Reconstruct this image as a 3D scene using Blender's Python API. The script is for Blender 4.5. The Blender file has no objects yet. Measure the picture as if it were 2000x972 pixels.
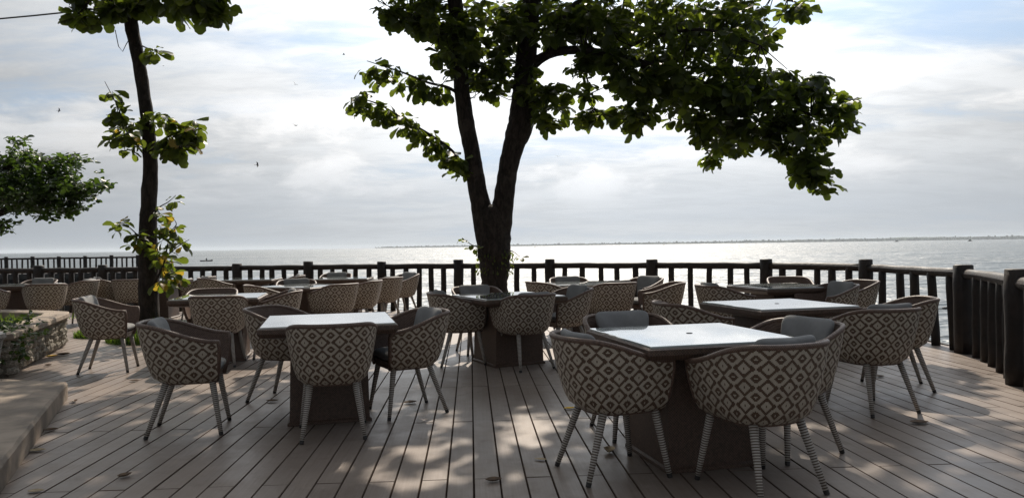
import bpy, math, random
import numpy as np
from mathutils import Vector, Matrix

R = math.radians
scene = bpy.context.scene
COL = scene.collection

# ------------------------------------------------------------------ camera
F, H = 1450.0, 1.30                       # focal length in photo pixels, eye height
cam_d = bpy.data.cameras.new('camera')
cam_d.sensor_width = 36.0
cam_d.lens = 36.0 * F / 2000.0
cam_d.clip_start = 0.05
cam_d.clip_end = 60000
cam = bpy.data.objects.new('camera', cam_d)
COL.objects.link(cam)
cam.matrix_world = Matrix.Translation((0, 0, H)) @ Matrix.Rotation(R(90 - 0.24), 4, 'X') @ Matrix.Rotation(R(-0.81), 4, 'Z')
scene.camera = cam

# ------------------------------------------------------------------ light
SUN_EL, SUN_AZ = R(44), R(7)
SUN = Vector((math.sin(SUN_AZ) * math.cos(SUN_EL), math.cos(SUN_AZ) * math.cos(SUN_EL), math.sin(SUN_EL)))
SEA_Z = -2.6
SKY_SEED = 106.04
sd = bpy.data.lights.new('sun', 'SUN')
sd.energy = 5.0
sd.angle = R(0.6)
sd.color = (1.0, 0.89, 0.75)
so = bpy.data.objects.new('sun', sd)
COL.objects.link(so)
so.rotation_euler = (-SUN).to_track_quat('-Z', 'Y').to_euler()
scene.view_settings.view_transform = 'Standard'
scene.view_settings.look = 'None'
scene.view_settings.exposure = 0.0
scene.view_settings.gamma = 1.0
cy = scene.cycles
cy.use_denoising = True
cy.denoising_prefilter = 'NONE'
cy.max_bounces = 4
cy.diffuse_bounces = 2
cy.glossy_bounces = 2
cy.transparent_max_bounces = 6
cy.volume_bounces = 0
cy.sample_clamp_indirect = 4.0
cy.sample_clamp_direct = 12.0


class NT:
    """tiny helper to wire shader nodes"""
    def __init__(s, tree):
        s.t = tree
        s.t.nodes.clear()

    def n(s, typ, **kw):
        nd = s.t.nodes.new(typ)
        for k, v in kw.items():
            setattr(nd, k, v)
        return nd

    def put(s, sock, v):
        if v is None:
            return
        if isinstance(v, bpy.types.NodeSocket):
            s.t.links.new(v, sock)
        elif isinstance(v, (tuple, list)) and sock.type == 'RGBA' and len(v) == 3:
            sock.default_value = (*v, 1)
        else:
            sock.default_value = v

    def m(s, op, a, b=None, c=None, clamp=False):
        nd = s.n('ShaderNodeMath', operation=op, use_clamp=clamp)
        for i, v in enumerate((a, b, c)):
            s.put(nd.inputs[i], v)
        return nd.outputs[0]

    def v(s, op, a, b=None):
        nd = s.n('ShaderNodeVectorMath', operation=op)
        s.put(nd.inputs[0], a)
        s.put(nd.inputs[1], b)
        return nd.outputs['Value'] if op in ('DOT_PRODUCT', 'LENGTH', 'DISTANCE') else nd.outputs[0]

    def xyz(s, vec):
        nd = s.n('ShaderNodeSeparateXYZ')
        s.put(nd.inputs[0], vec)
        return nd.outputs

    def comb(s, x, y, z):
        nd = s.n('ShaderNodeCombineXYZ')
        for i, q in enumerate((x, y, z)):
            s.put(nd.inputs[i], q)
        return nd.outputs[0]

    def mix(s, f, a, b, blend='MIX'):
        nd = s.n('ShaderNodeMix', data_type='RGBA', blend_type=blend)
        s.put(nd.inputs[0], f)
        s.put(nd.inputs[6], a)
        s.put(nd.inputs[7], b)
        return nd.outputs[2]

    def noise(s, vec, scale, detail=3.0, rough=0.5, dist=0.0, out=0):
        nd = s.n('ShaderNodeTexNoise')
        s.put(nd.inputs['Vector'], vec)
        s.put(nd.inputs['Scale'], scale)
        s.put(nd.inputs['Detail'], detail)
        s.put(nd.inputs['Roughness'], rough)
        s.put(nd.inputs['Distortion'], dist)
        return nd.outputs[out]

    def ramp(s, f, lo, hi, a=0.0, b=1.0, smooth=True):
        nd = s.n('ShaderNodeMapRange', interpolation_type='SMOOTHSTEP' if smooth else 'LINEAR')
        s.put(nd.inputs[0], f)
        for i, q in enumerate((lo, hi, a, b)):
            s.put(nd.inputs[1 + i], q)
        return nd.outputs[0]

    def bump(s, h, strength, dist):
        nd = s.n('ShaderNodeBump')
        s.put(nd.inputs['Strength'], strength)
        s.put(nd.inputs['Distance'], dist)
        s.put(nd.inputs['Height'], h)
        return nd.outputs[0]


# ------------------------------------------------------------------ sky
def build_world():
    w = bpy.data.worlds.new('World')
    scene.world = w
    w.use_nodes = True
    k = NT(w.node_tree)
    tc = k.n('ShaderNodeTexCoord').outputs['Generated']
    d = k.v('NORMALIZE', tc)
    x, y, z = k.xyz(d)
    sky = k.n('ShaderNodeTexSky', sky_type='NISHITA', sun_disc=False)
    sky.sun_elevation = SUN_EL
    sky.sun_rotation = SUN_AZ
    sky.air_density = 1.0
    sky.dust_density = 2.0
    zc = k.m('MAXIMUM', z, 0.0)
    den = k.m('ADD', zc, 0.14)
    px = k.m('DIVIDE', x, den)
    py = k.m('DIVIDE', y, den)
    P = k.comb(k.m('MULTIPLY', px, 0.55), k.m('MULTIPLY', py, 1.0), SKY_SEED)
    P2 = k.comb(k.m('MULTIPLY', px, 0.8), k.m('MULTIPLY', py, 1.5), SKY_SEED + 5.5)
    big = k.noise(P, 0.62, 8.0, 0.55, 0.5)
    mid = k.noise(P2, 1.7, 10.0, 0.60, 0.4)
    fine = k.noise(P2, 5.0, 8.0, 0.62, 0.6)
    # cumulus puffs low over the sea: coordinates keep their own height
    P3 = k.comb(k.m('MULTIPLY', x, 3.4), k.m('MULTIPLY', z, 9.0), SKY_SEED + 1.3)
    puff = k.noise(P3, 1.5, 10.0, 0.60, 0.2)
    band = k.noise(k.comb(k.m('MULTIPLY', x, 1.2), k.m('MULTIPLY', z, 16.0), 5.0), 1.0, 5.0, 0.5, 0.3)
    dens = k.m('ADD', k.m('ADD', k.m('MULTIPLY', big, 0.62), k.m('MULTIPLY', mid, 0.26)), k.m('MULTIPLY', fine, 0.12))
    cover = k.ramp(dens, 0.375, 0.53)
    cs = k.m('MAXIMUM', k.v('DOT_PRODUCT', d, tuple(SUN)), 0.0)
    glow = k.m('POWER', cs, 5.0)
    core = k.m('POWER', cs, 18.0)
    shade = k.ramp(k.m('ADD', k.m('MULTIPLY', mid, 0.6), k.m('MULTIPLY', fine, 0.4)), 0.36, 0.62)
    lum = k.m('MULTIPLY_ADD', shade, 0.15, 0.60)
    lum = k.m('MULTIPLY', lum, k.m('MULTIPLY_ADD', glow, 3.5, 0.34))
    lum = k.m('ADD', lum, k.m('MULTIPLY', core, 1.2))
    cloud = k.mix(1.0, (0.975, 0.99, 1.0), k.comb(lum, lum, lum), 'MULTIPLY')
    blue = k.mix(1.0, sky.outputs[0], (0.1, 0.1, 0.1), 'MULTIPLY')
    bl = k.m('MULTIPLY_ADD', glow, 2.3, 0.66)
    blue = k.mix(0.75, blue, k.mix(1.0, (0.40, 0.53, 0.70), k.comb(bl, bl, bl), 'MULTIPLY'))
    col = k.mix(k.m('MULTIPLY', cover, 0.93), blue, cloud)
    # puffs
    pm = k.m('MULTIPLY', k.ramp(puff, 0.46, 0.57), k.m('MULTIPLY', k.ramp(z, 0.045, 0.075), k.ramp(z, 0.24, 0.14)))
    pl = k.m('MULTIPLY', k.m('MULTIPLY_ADD', glow, 2.2, 0.52), k.ramp(puff, 0.45, 0.68, 0.86, 1.12))
    col = k.mix(k.m('MULTIPLY', pm, 0.8), col, k.comb(pl, pl, pl))
    # soft grey layer near the horizon
    hz = k.m('MULTIPLY', k.ramp(z, 0.15, 0.0), k.ramp(band, 0.25, 0.6, 0.45, 0.95))
    hl = k.m('MULTIPLY_ADD', glow, 2.3, 0.68)
    hcol = k.mix(1.0, (0.50, 0.545, 0.60), k.comb(hl, hl, hl), 'MULTIPLY')
    col = k.mix(hz, col, hcol)
    col = k.mix(1.0, col, (10, 10, 10), 'MULTIPLY')
    bg = k.n('ShaderNodeBackground')
    bg.inputs[1].default_value = 0.1
    k.put(bg.inputs[0], col)
    out = k.n('ShaderNodeOutputWorld')
    k.put(out.inputs[0], bg.outputs[0])


build_world()

# ------------------------------------------------------------------ helpers
def hy(px):
    return 494.6 - 0.01425 * px


def W(px, py, Z):
    """photo pixel at distance Z -> point in the place"""
    return Vector(((px - 1000) / F * Z, Z, H - (py - hy(px)) / F * Z))


def G(px, py):
    Z = F * H / (py - hy(px))
    return Vector(((px - 1000) / F * Z, Z, 0))


def mesh(name, verts, faces, mat=None, uvs=None, smooth=False):
    me = bpy.data.meshes.new(name)
    me.from_pydata([tuple(v) for v in verts], [], faces)
    if uvs is not None:
        ul = me.uv_layers.new(name='UVMap')
        flat = [c for f in faces for i in f for c in uvs[i]]
        ul.data.foreach_set('uv', flat)
    if smooth:
        me.polygons.foreach_set('use_smooth', [True] * len(me.polygons))
    if mat:
        me.materials.append(mat)
    me.update()
    return me


def link(name, me, parent=None, loc=None, rot=None, label=None, cat=None, group=None, kind=None):
    o = bpy.data.objects.new(name, me)
    COL.objects.link(o)
    if loc is not None:
        o.location = loc
    if rot is not None:
        o.rotation_euler = rot
    if parent is not None:
        o.parent = parent
    if label:
        o['label'] = label
    if cat:
        o['category'] = cat
    if group:
        o['group'] = group
    if kind:
        o['kind'] = kind
    return o


class MB:
    def __init__(s):
        s.v, s.f, s.u = [], [], []

    def add(s, v, f, u=None):
        b = len(s.v)
        s.v += [Vector(q) for q in v]
        s.f += [tuple(i + b for i in q) for q in f]
        s.u += list(u) if u else [(0, 0)] * len(v)

    def box(s, c, d, rot=None):
        x, y, z = d[0] / 2, d[1] / 2, d[2] / 2
        vs = [Vector((i * x, j * y, k * z)) for i in (-1, 1) for j in (-1, 1) for k in (-1, 1)]
        if rot:
            vs = [rot @ q for q in vs]
        s.add([q + Vector(c) for q in vs],
              [(0, 1, 3, 2), (4, 6, 7, 5), (0, 4, 5, 1), (2, 3, 7, 6), (0, 2, 6, 4), (1, 5, 7, 3)])

    def tube(s, pts, rad, n=10, cap=True, wob=0.0, rng=None, closed_uv=True):
        pts = [Vector(p) for p in pts]
        if not isinstance(rad, (list, tuple)):
            rad = [rad] * len(pts)
        b = len(s.v)
        up = Vector((0.13, 0.21, 0.97))
        L = 0.0
        t_prev = None
        ax = None
        for i, p in enumerate(pts):
            t = (pts[min(i + 1, len(pts) - 1)] - pts[max(i - 1, 0)]).normalized()
            if ax is None:
                ax = t.cross(up)
                if ax.length < 0.1:
                    ax = t.cross(Vector((1, 0, 0)))
                ax.normalize()
            else:
                ax = (ax - t * ax.dot(t)).normalized()
            bx = t.cross(ax)
            if i:
                L += (p - pts[i - 1]).length
            for j in range(n + 1):
                a = 2 * math.pi * j / n
                r = rad[i]
                if wob and rng:
                    if j == n:
                        r = r0
                    else:
                        r = r * (1 + rng.uniform(-wob, wob))
                    if j == 0:
                        r0 = r
                s.v.append(p + (ax * math.cos(a) + bx * math.sin(a)) * r)
                s.u.append((j / n, L))
        m = n + 1
        for i in range(len(pts) - 1):
            for j in range(n):
                s.f.append((b + i * m + j, b + i * m + j + 1, b + (i + 1) * m + j + 1, b + (i + 1) * m + j))
        if cap:
            s.f.append(tuple(b + j for j in range(n))[::-1])
            s.f.append(tuple(b + (len(pts) - 1) * m + j for j in range(n)))

    def me(s, name, mat, smooth=False):
        return mesh(name, s.v, s.f, mat, s.u, smooth)


def spline(pts, n=6):
    """Catmull-Rom through tuples of any width"""
    P = [np.array(p, float) for p in pts]
    P = [2 * P[0] - P[1]] + P + [2 * P[-1] - P[-2]]
    out = []
    for i in range(1, len(P) - 2):
        for k in range(n):
            t = k / n
            a, b, c, d = P[i - 1], P[i], P[i + 1], P[i + 2]
            out.append(0.5 * (2 * b + (c - a) * t + (2 * a - 5 * b + 4 * c - d) * t * t + (3 * b - a - 3 * c + d) * t ** 3))
    out.append(P[-2])
    return out


# ------------------------------------------------------------------ materials
def mat_new(name):
    m = bpy.data.materials.new(name)
    m.use_nodes = True
    k = NT(m.node_tree)
    out = k.n('ShaderNodeOutputMaterial')
    bs = k.n('ShaderNodeBsdfPrincipled')
    k.put(out.inputs[0], bs.outputs[0])
    return m, k, bs, out


def simple(name, col, rough=0.6, var=0.25, scale=8.0, bump=0.0, bscale=40.0, spec=0.5):
    m, k, bs, out = mat_new(name)
    tc = k.n('ShaderNodeTexCoord').outputs['Object']
    nz = k.noise(tc, scale, 5.0, 0.6)
    c2 = tuple(min(1, c * (1 + var)) for c in col)
    c1 = tuple(c * (1 - var) for c in col)
    k.put(bs.inputs['Base Color'], k.mix(k.ramp(nz, 0.3, 0.7), c1, c2))
    k.put(bs.inputs['Roughness'], k.ramp(nz, 0.2, 0.8, rough * 0.85, min(1, rough * 1.15)))
    bs.inputs['Specular IOR Level'].default_value = spec
    if bump:
        k.put(bs.inputs['Normal'], k.bump(k.noise(tc, bscale, 4.0, 0.6), 0.6, bump))
    return m


def mat_deck():
    m, k, bs, out = mat_new('composite_deck_board')
    geo = k.n('ShaderNodeNewGeometry').outputs['Position']
    u = k.v('DOT_PRODUCT', geo, (DU[0], DU[1], 0))
    v = k.v('DOT_PRODUCT', geo, (DV[0], DV[1], 0))
    row = k.m('FLOOR', k.m('DIVIDE', u, PITCH))
    half = k.m('MULTIPLY', k.m('MODULO', k.m('ADD', row, 1000.0), 2.0), 0.5)
    idx = k.m('FLOOR', k.m('ADD', k.m('DIVIDE', k.m('SUBTRACT', v, V0), PLEN), half))
    wn = k.n('ShaderNodeTexWhiteNoise', noise_dimensions='2D')
    k.put(wn.inputs['Vector'], k.comb(row, idx, 0))
    rnd = wn.outputs['Value']
    grain = k.noise(k.comb(k.m('MULTIPLY', u, 90.0), k.m('MULTIPLY', v, 2.2), k.m('MULTIPLY', rnd, 31.0)), 1.0, 4.0, 0.6)
    blot = k.noise(geo, 0.9, 6.0, 0.62, 0.4)
    spots = k.noise(geo, 5.5, 6.0, 0.7, 0.2)
    c = k.mix(rnd, (0.180, 0.147, 0.126), (0.235, 0.193, 0.166))
    c = k.mix(k.ramp(grain, 0.3, 0.7, 0, 0.5), c, (0.145, 0.108, 0.086))
    c = k.mix(k.ramp(blot, 0.42, 0.68, 0, 0.45), c, (0.255, 0.205, 0.170))
    c = k.mix(k.ramp(spots, 0.55, 0.75, 0, 0.5), c, (0.12, 0.09, 0.073))
    scuff = k.noise(k.comb(k.m('MULTIPLY', u, 6.0), k.m('MULTIPLY', v, 2.0), 7.0), 1.6, 9.0, 0.72, 1.2)
    c = k.mix(k.ramp(scuff, 0.60, 0.72, 0, 0.45), c, (0.34, 0.29, 0.25))
    k.put(bs.inputs['Base Color'], c)
    k.put(bs.inputs['Roughness'], k.ramp(k.m('ADD', blot, k.m('MULTIPLY', spots, 0.6)), 0.55, 1.1, 0.34, 0.60))
    bs.inputs['Specular IOR Level'].default_value = 0.42
    k.put(bs.inputs['Normal'], k.bump(k.m('ADD', grain, k.m('MULTIPLY', spots, 0.5)), 0.4, 0.0012))
    return m


def mat_weave_pattern():
    """two-tone diamond weave on the chair shells; UV is in metres"""
    m, k, bs, out = mat_new('diamond_woven_rattan')
    uv = k.n('ShaderNodeTexCoord').outputs['UV']
    x, y, _ = k.xyz(uv)
    ST = 0.0065
    xq = k.m('MULTIPLY', k.m('FLOOR', k.m('DIVIDE', x, ST)), ST)
    yq = k.m('MULTIPLY', k.m('FLOOR', k.m('DIVIDE', y, ST)), ST)
    a = k.m('ABSOLUTE', k.m('MULTIPLY_ADD', k.m('FRACT', k.m('DIVIDE', xq, 0.117)), 2.0, -1.0))
    b = k.m('ABSOLUTE', k.m('MULTIPLY_ADD', k.m('FRACT', k.m('DIVIDE', yq, 0.098)), 2.0, -1.0))
    d = k.m('ADD', a, b)
    dark1 = k.m('MULTIPLY', k.m('GREATER_THAN', d, 0.13), k.m('LESS_THAN', d, 0.52))
    dark2 = k.m('MULTIPLY', k.m('GREATER_THAN', d, 1.0), k.m('LESS_THAN', d, 1.40))
    brown = k.m('MAXIMUM', k.m('MAXIMUM', dark1, dark2), k.m('GREATER_THAN', d, 1.88))
    nz = k.noise(uv, 9.0, 4.0, 0.6)
    fib = k.noise(uv, 160.0, 2.0, 0.5)
    white = k.mix(k.ramp(nz, 0.3, 0.7), (0.39, 0.345, 0.28), (0.49, 0.435, 0.36))
    oi = k.n('ShaderNodeObjectInfo').outputs['Random']
    fade = k.noise(k.n('ShaderNodeTexCoord').outputs['Object'], 3.5, 4.0, 0.6)
    white = k.mix(k.m('MULTIPLY', k.m('ADD', oi, fade), 0.22), white, (0.27, 0.235, 0.19))
    brn = k.mix(k.ramp(fib, 0.3, 0.7), (0.058, 0.034, 0.022), (0.115, 0.068, 0.042))
    k.put(bs.inputs['Base Color'], k.mix(brown, white, brn))
    bs.inputs['Roughness'].default_value = 0.5
    wx = k.m('SINE', k.m('MULTIPLY', x, 2 * math.pi / ST))
    wy = k.m('SINE', k.m('MULTIPLY', y, 2 * math.pi / ST))
    hgt = k.m('ADD', k.m('MULTIPLY', wx, wy), k.m('MULTIPLY', brown, 0.4))
    k.put(bs.inputs['Normal'], k.bump(hgt, 0.25, 0.0006))
    return m


def mat_weave_plain(name, c1, c2, ST=0.009):
    m, k, bs, out = mat_new(name)
    tc = k.n('ShaderNodeTexCoord').outputs['Object']
    x, y, z = k.xyz(tc)
    h = k.m('ADD', x, y)
    w1 = k.m('SINE', k.m('MULTIPLY', h, math.pi / ST))
    w2 = k.m('SINE', k.m('MULTIPLY', z, math.pi / ST))
    w = k.m('MULTIPLY', w1, w2)
    nz = k.noise(tc, 60.0, 3.0, 0.6)
    k.put(bs.inputs['Base Color'], k.mix(k.ramp(k.m('ADD', k.m('MULTIPLY', w, 0.25), nz), 0.25, 0.8), c1, c2))
    bs.inputs['Roughness'].default_value = 0.5
    k.put(bs.inputs['Normal'], k.bump(w, 0.35, 0.001))
    return m


def mat_leg():
    m, k, bs, out = mat_new('wrapped_rattan_leg')
    uv = k.n('ShaderNodeTexCoord').outputs['UV']
    x, y, _ = k.xyz(uv)
    f = k.m('FRACT', k.m('DIVIDE', y, 0.0138))
    st = k.m('GREATER_THAN', f, 0.47)
    k.put(bs.inputs['Base Color'], k.mix(st, (0.085, 0.055, 0.042), (0.43, 0.405, 0.365)))
    bs.inputs['Roughness'].default_value = 0.5
    k.put(bs.inputs['Normal'], k.bump(k.m('SINE', k.m('MULTIPLY', y, 2 * math.pi / 0.0085)), 0.3, 0.001))
    return m


def mat_leaf(name, c1, c2, trans, ct):
    m, k, bs, out = mat_new(name)
    g = k.n('ShaderNodeNewGeometry')
    oi = k.n('ShaderNodeObjectInfo')
    r = k.m('FRACT', k.m('ADD', g.outputs['Random Per Island'], oi.outputs['Random']))
    tc = k.n('ShaderNodeTexCoord').outputs['Object']
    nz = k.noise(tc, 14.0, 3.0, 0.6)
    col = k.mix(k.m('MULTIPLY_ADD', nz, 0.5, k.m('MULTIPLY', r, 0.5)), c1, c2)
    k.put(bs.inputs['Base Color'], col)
    bs.inputs['Roughness'].default_value = 0.42
    bs.inputs['Specular IOR Level'].default_value = 0.4
    tr = k.n('ShaderNodeBsdfTranslucent')
    k.put(tr.inputs[0], k.mix(r, ct, tuple(min(1, c * 1.6) for c in ct)))
    mx = k.n('ShaderNodeMixShader')
    mx.inputs[0].default_value = trans
    k.put(mx.inputs[1], bs.outputs[0])
    k.put(mx.inputs[2], tr.outputs[0])
    k.put(out.inputs[0], mx.outputs[0])
    return m


def mat_sea():
    m, k, bs, out = mat_new('sea_water')
    p = k.n('ShaderNodeNewGeometry').outputs['Position']
    x, y, z = k.xyz(p)
    q = k.comb(k.m('MULTIPLY', x, 0.55), y, 0)
    n1 = k.noise(q, 1.1, 3.0, 0.6, 0.4)
    n2 = k.noise(q, 0.30, 3.0, 0.55, 0.5)
    n4 = k.noise(k.comb(k.m('MULTIPLY', x, 0.35), y, 4.0), 0.055, 3.0, 0.6, 0.5)
    n3 = k.noise(k.comb(k.m('MULTIPLY', x, 0.25), y, 2.0), 0.02, 4.0, 0.6, 0.5)
    hgt = k.m('ADD', k.m('MULTIPLY', n1, 0.45), k.m('ADD', k.m('MULTIPLY', n2, 1.5), k.m('MULTIPLY', n4, 5.0)))
    bs.inputs['Base Color'].default_value = (0.03, 0.05, 0.062, 1)
    k.put(bs.inputs['Roughness'], k.ramp(n3, 0.3, 0.7, 0.34, 0.45))
    bs.inputs['IOR'].default_value = 1.56
    k.put(bs.inputs['Normal'], k.bump(hgt, 1.0, 1.0))
    return m


def mat_glass_top():
    m, k, bs, out = mat_new('frosted_glass_tabletop')
    tc = k.n('ShaderNodeTexCoord').outputs['Object']
    nz = k.noise(tc, 3.0, 5.0, 0.6)
    k.put(bs.inputs['Base Color'], k.mix(nz, (0.42, 0.465, 0.445), (0.50, 0.54, 0.52)))
    sm = k.noise(tc, 7.0, 7.0, 0.7, 1.0)
    k.put(bs.inputs['Roughness'], k.ramp(k.m('ADD', k.m('MULTIPLY', nz, 0.5), k.m('MULTIPLY', sm, 0.5)), 0.42, 0.62, 0.03, 0.16))
    bs.inputs['IOR'].default_value = 1.9
    bs.inputs['Coat Weight'].default_value = 1.0
    bs.inputs['Coat IOR'].default_value = 1.6
    bs.inputs['Coat Roughness'].default_value = 0.02
    return m


def mat_bark(name, c1, c2):
    m, k, bs, out = mat_new(name)
    tc = k.n('ShaderNodeTexCoord').outputs['Object']
    x, y, z = k.xyz(tc)
    n = k.noise(k.comb(k.m('MULTIPLY', x, 2.2), k.m('MULTIPLY', y, 2.2), k.m('MULTIPLY', z, 0.8)), 9.0, 7.0, 0.68, 0.5)
    n2 = k.noise(tc, 2.4, 4.0, 0.6)
    c = k.mix(k.ramp(n, 0.35, 0.68), c1, c2)
    c = k.mix(k.ramp(n2, 0.55, 0.7, 0, 0.5), c, tuple(q * 1.9 for q in c2))
    k.put(bs.inputs['Base Color'], c)
    bs.inputs['Roughness'].default_value = 0.85
    bs.inputs['Specular IOR Level'].default_value = 0.25
    k.put(bs.inputs['Normal'], k.bump(n, 1.0, 0.055))
    return m


# deck directions: boards run almost straight away from the camera
_a = math.atan2(-81, F)
DV = Vector((math.sin(_a), math.cos(_a), 0))
DU = Vector((math.cos(_a), -math.sin(_a), 0))
PITCH, GAP, PLEN, V0 = 0.146, 0.0065, 2.74, 1.42

M = dict(
    deck=mat_deck(), pattern=mat_weave_pattern(), leg=mat_leg(),
    rim=mat_weave_plain('brown_woven_rim', (0.075, 0.046, 0.034), (0.165, 0.105, 0.078), 0.007),
    inner=mat_weave_plain('brown_woven_lining', (0.070, 0.042, 0.031), (0.15, 0.095, 0.07), 0.008),
    table=mat_weave_plain('dark_woven_table', (0.045, 0.028, 0.020), (0.12, 0.074, 0.052), 0.008),
    glass=mat_glass_top(), sea=mat_sea(),
    cushion=simple('grey_cushion_fabric', (0.215, 0.215, 0.215), 0.85, 0.12, 6, 0.003, 160, 0.2),
    foot=simple('black_foot', (0.02, 0.018, 0.017), 0.5, 0.2),
    log=simple('dark_stained_log', (0.018, 0.012, 0.0095), 0.6, 0.45, 5, 0.012, 18, 0.4),
    bark=mat_bark('almond_tree_bark', (0.016, 0.012, 0.010), (0.050, 0.038, 0.031)),
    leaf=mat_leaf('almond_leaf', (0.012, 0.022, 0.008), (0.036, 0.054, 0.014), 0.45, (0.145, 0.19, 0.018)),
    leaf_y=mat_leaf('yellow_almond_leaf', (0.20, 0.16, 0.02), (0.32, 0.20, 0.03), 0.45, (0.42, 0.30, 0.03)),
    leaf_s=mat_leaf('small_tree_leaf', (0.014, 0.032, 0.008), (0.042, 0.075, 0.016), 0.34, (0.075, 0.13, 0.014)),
    grass=mat_leaf('grass_blade', (0.05, 0.10, 0.02), (0.10, 0.16, 0.03), 0.4, (0.14, 0.22, 0.02)),
    concrete=simple('worn_concrete', (0.25, 0.205, 0.165), 0.85, 0.38, 3.0, 0.006, 30, 0.25),
    stone=simple('rubble_stone', (0.27, 0.245, 0.205), 0.9, 0.5, 7, 0.02, 26, 0.2),
    mortar=simple('grey_mortar', (0.16, 0.145, 0.125), 0.95, 0.25, 9, 0.01, 40, 0.15),
    soil=simple('dark_soil', (0.06, 0.045, 0.033), 0.95, 0.4, 6, 0.02, 30, 0.1),
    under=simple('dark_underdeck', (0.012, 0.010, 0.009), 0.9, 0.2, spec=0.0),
    pot=simple('grey_plastic_pot', (0.10, 0.105, 0.11), 0.6, 0.15, 3),
    petal=simple('orange_petal', (0.75, 0.22, 0.02), 0.6, 0.2),
    dead=simple('dry_brown_leaf', (0.11, 0.065, 0.035), 0.7, 0.4, 20),
    dead_p=simple('dry_pale_leaf', (0.34, 0.26, 0.16), 0.7, 0.3, 20),
    yellow=simple('fallen_yellow_leaf', (0.72, 0.43, 0.02), 0.6, 0.2, 20),
    deck_side=simple('board_side', (0.13, 0.10, 0.083), 0.95, 0.2, 5, spec=0.0),
    land=simple('far_land', (0.05, 0.065, 0.045), 0.95, 0.4, 0.004, spec=0.1),
    boat=simple('painted_boat', (0.06, 0.06, 0.065), 0.5, 0.3, 2),
    bird=simple('dark_feather', (0.018, 0.018, 0.02), 0.7, 0.2),
    cable=simple('black_cable', (0.03, 0.03, 0.03), 0.6, 0.1),
    pier=simple('dark_pier_concrete', (0.045, 0.042, 0.04), 0.9, 0.3, 1.5),
    buoy=simple('dark_buoy', (0.05, 0.05, 0.055), 0.6, 0.2),
)

# ------------------------------------------------------------------ sea and far shore
SEA_R = 14000.0
sv, sf = [(0, 0, SEA_Z)], []
N_S = 96
rings = [30, 200, 1500, SEA_R]
for r in rings:
    for i in range(N_S):
        a = 2 * math.pi * i / N_S
        sv.append((r * math.cos(a), r * math.sin(a), SEA_Z))
for i in range(N_S):
    j = (i + 1) % N_S
    sf.append((0, 1 + i, 1 + j))
    for q in range(len(rings) - 1):
        sf.append((1 + q * N_S + i, 1 + (q + 1) * N_S + i, 1 + (q + 1) * N_S + j, 1 + q * N_S + j))
link('sea', mesh('sea', sv, sf, M['sea']), kind='structure')


def far_shore():
    """low wooded island lying across the strait, right part nearer"""
    rng = random.Random(5)
    P = [(-1150, 6300, 3.0), (-950, 6050, 9), (-600, 5900, 13), (0, 5600, 14), (900, 5300, 16), (1900, 5000, 18),
         (2700, 4700, 21), (3600, 4400, 23), (4700, 4100, 25), (6500, 3800, 26)]
    S = spline(P, 60)
    v, f = [], []
    bump = 0.0
    for i, (x, y, h) in enumerate(S):
        bump = bump * 0.82 + rng.uniform(-0.12, 0.12)
        top = h * (0.86 + bump + rng.uniform(-0.10, 0.12))
        v += [(x, y - 40, SEA_Z - 0.5), (x, y, SEA_Z + 2.0), (x, y + 30, SEA_Z + top * 0.8), (x, y + 120, SEA_Z + top),
              (x, y + 500, SEA_Z + top * 0.7), (x, y + 900, SEA_Z - 0.5)]
    for i in range(len(S) - 1):
        for q in range(5):
            a = i * 6 + q
            f.append((a, a + 6, a + 7, a + 1))
    link('far_island', mesh('far_island', v, f, M['land']), kind='structure')
    # tree line standing on the shore: a far wood that reads as one mass
    v, f = [], []
    for i in range(2600):
        x, y, h = S[int(rng.random() ** 0.9 * (len(S) - 1))]
        x += rng.uniform(-8, 8)
        y += rng.uniform(-10, 60)
        r = rng.uniform(5, 12)
        hh = h * rng.uniform(0.7, 1.0) + (rng.uniform(2, 9) if rng.random() < 0.10 else 0)
        b = len(v)
        for j in range(6):
            a = j * math.pi / 3 + rng.random()
            v.append((x + r * math.cos(a), y + r * math.sin(a), SEA_Z + hh * 0.45))
        for j in range(6):
            a = j * math.pi / 3 + rng.random()
            v.append((x + r * .6 * math.cos(a), y + r * .6 * math.sin(a), SEA_Z + hh * 0.9))
        v.append((x, y, SEA_Z + hh))
        for j in range(6):
            f += [(b + j, b + (j + 1) % 6, b + 6 + (j + 1) % 6, b + 6 + j), (b + 6 + j, b + 6 + (j + 1) % 6, b + 12)]
    link('shore_woodland', mesh('shore_woodland', v, f, M['land']), kind='stuff',
         label='low dark line of trees along the far shore', cat='woodland')


far_shore()

# ------------------------------------------------------------------ deck
FP = [(-13.3, 16.1), (-11.7, 16.05), (-10.2, 16.0), (-8.8, 15.95), (-7.4, 15.9), (-5.86, 15.8), (-4.28, 15.6), (-2.69, 15.3),
      (-1.09, 15.0), (0.725, 14.4), (2.54, 13.5), (4.22, 12.35), (5.09, 10.7), (5.17, 8.5), (4.50, 6.6), (3.80, 4.8), (3.1, 3.0)]
FS = [Vector((p[0], p[1], 0)) for p in spline(FP, 8)]


def outset(line, d):
    o = []
    for i, p in enumerate(line):
        t = (line[min(i + 1, len(line) - 1)] - line[max(i - 1, 0)]).normalized()
        o.append(p + Vector((-t.y, t.x, 0)) * d)
    return o


edge = outset(FS, 0.16)
POLY = [(p.x, p.y) for p in edge] + [(2.6, 0.5), (2.4, -2.5), (-14.5, -2.5), (-14.5, 16.2)]


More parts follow.
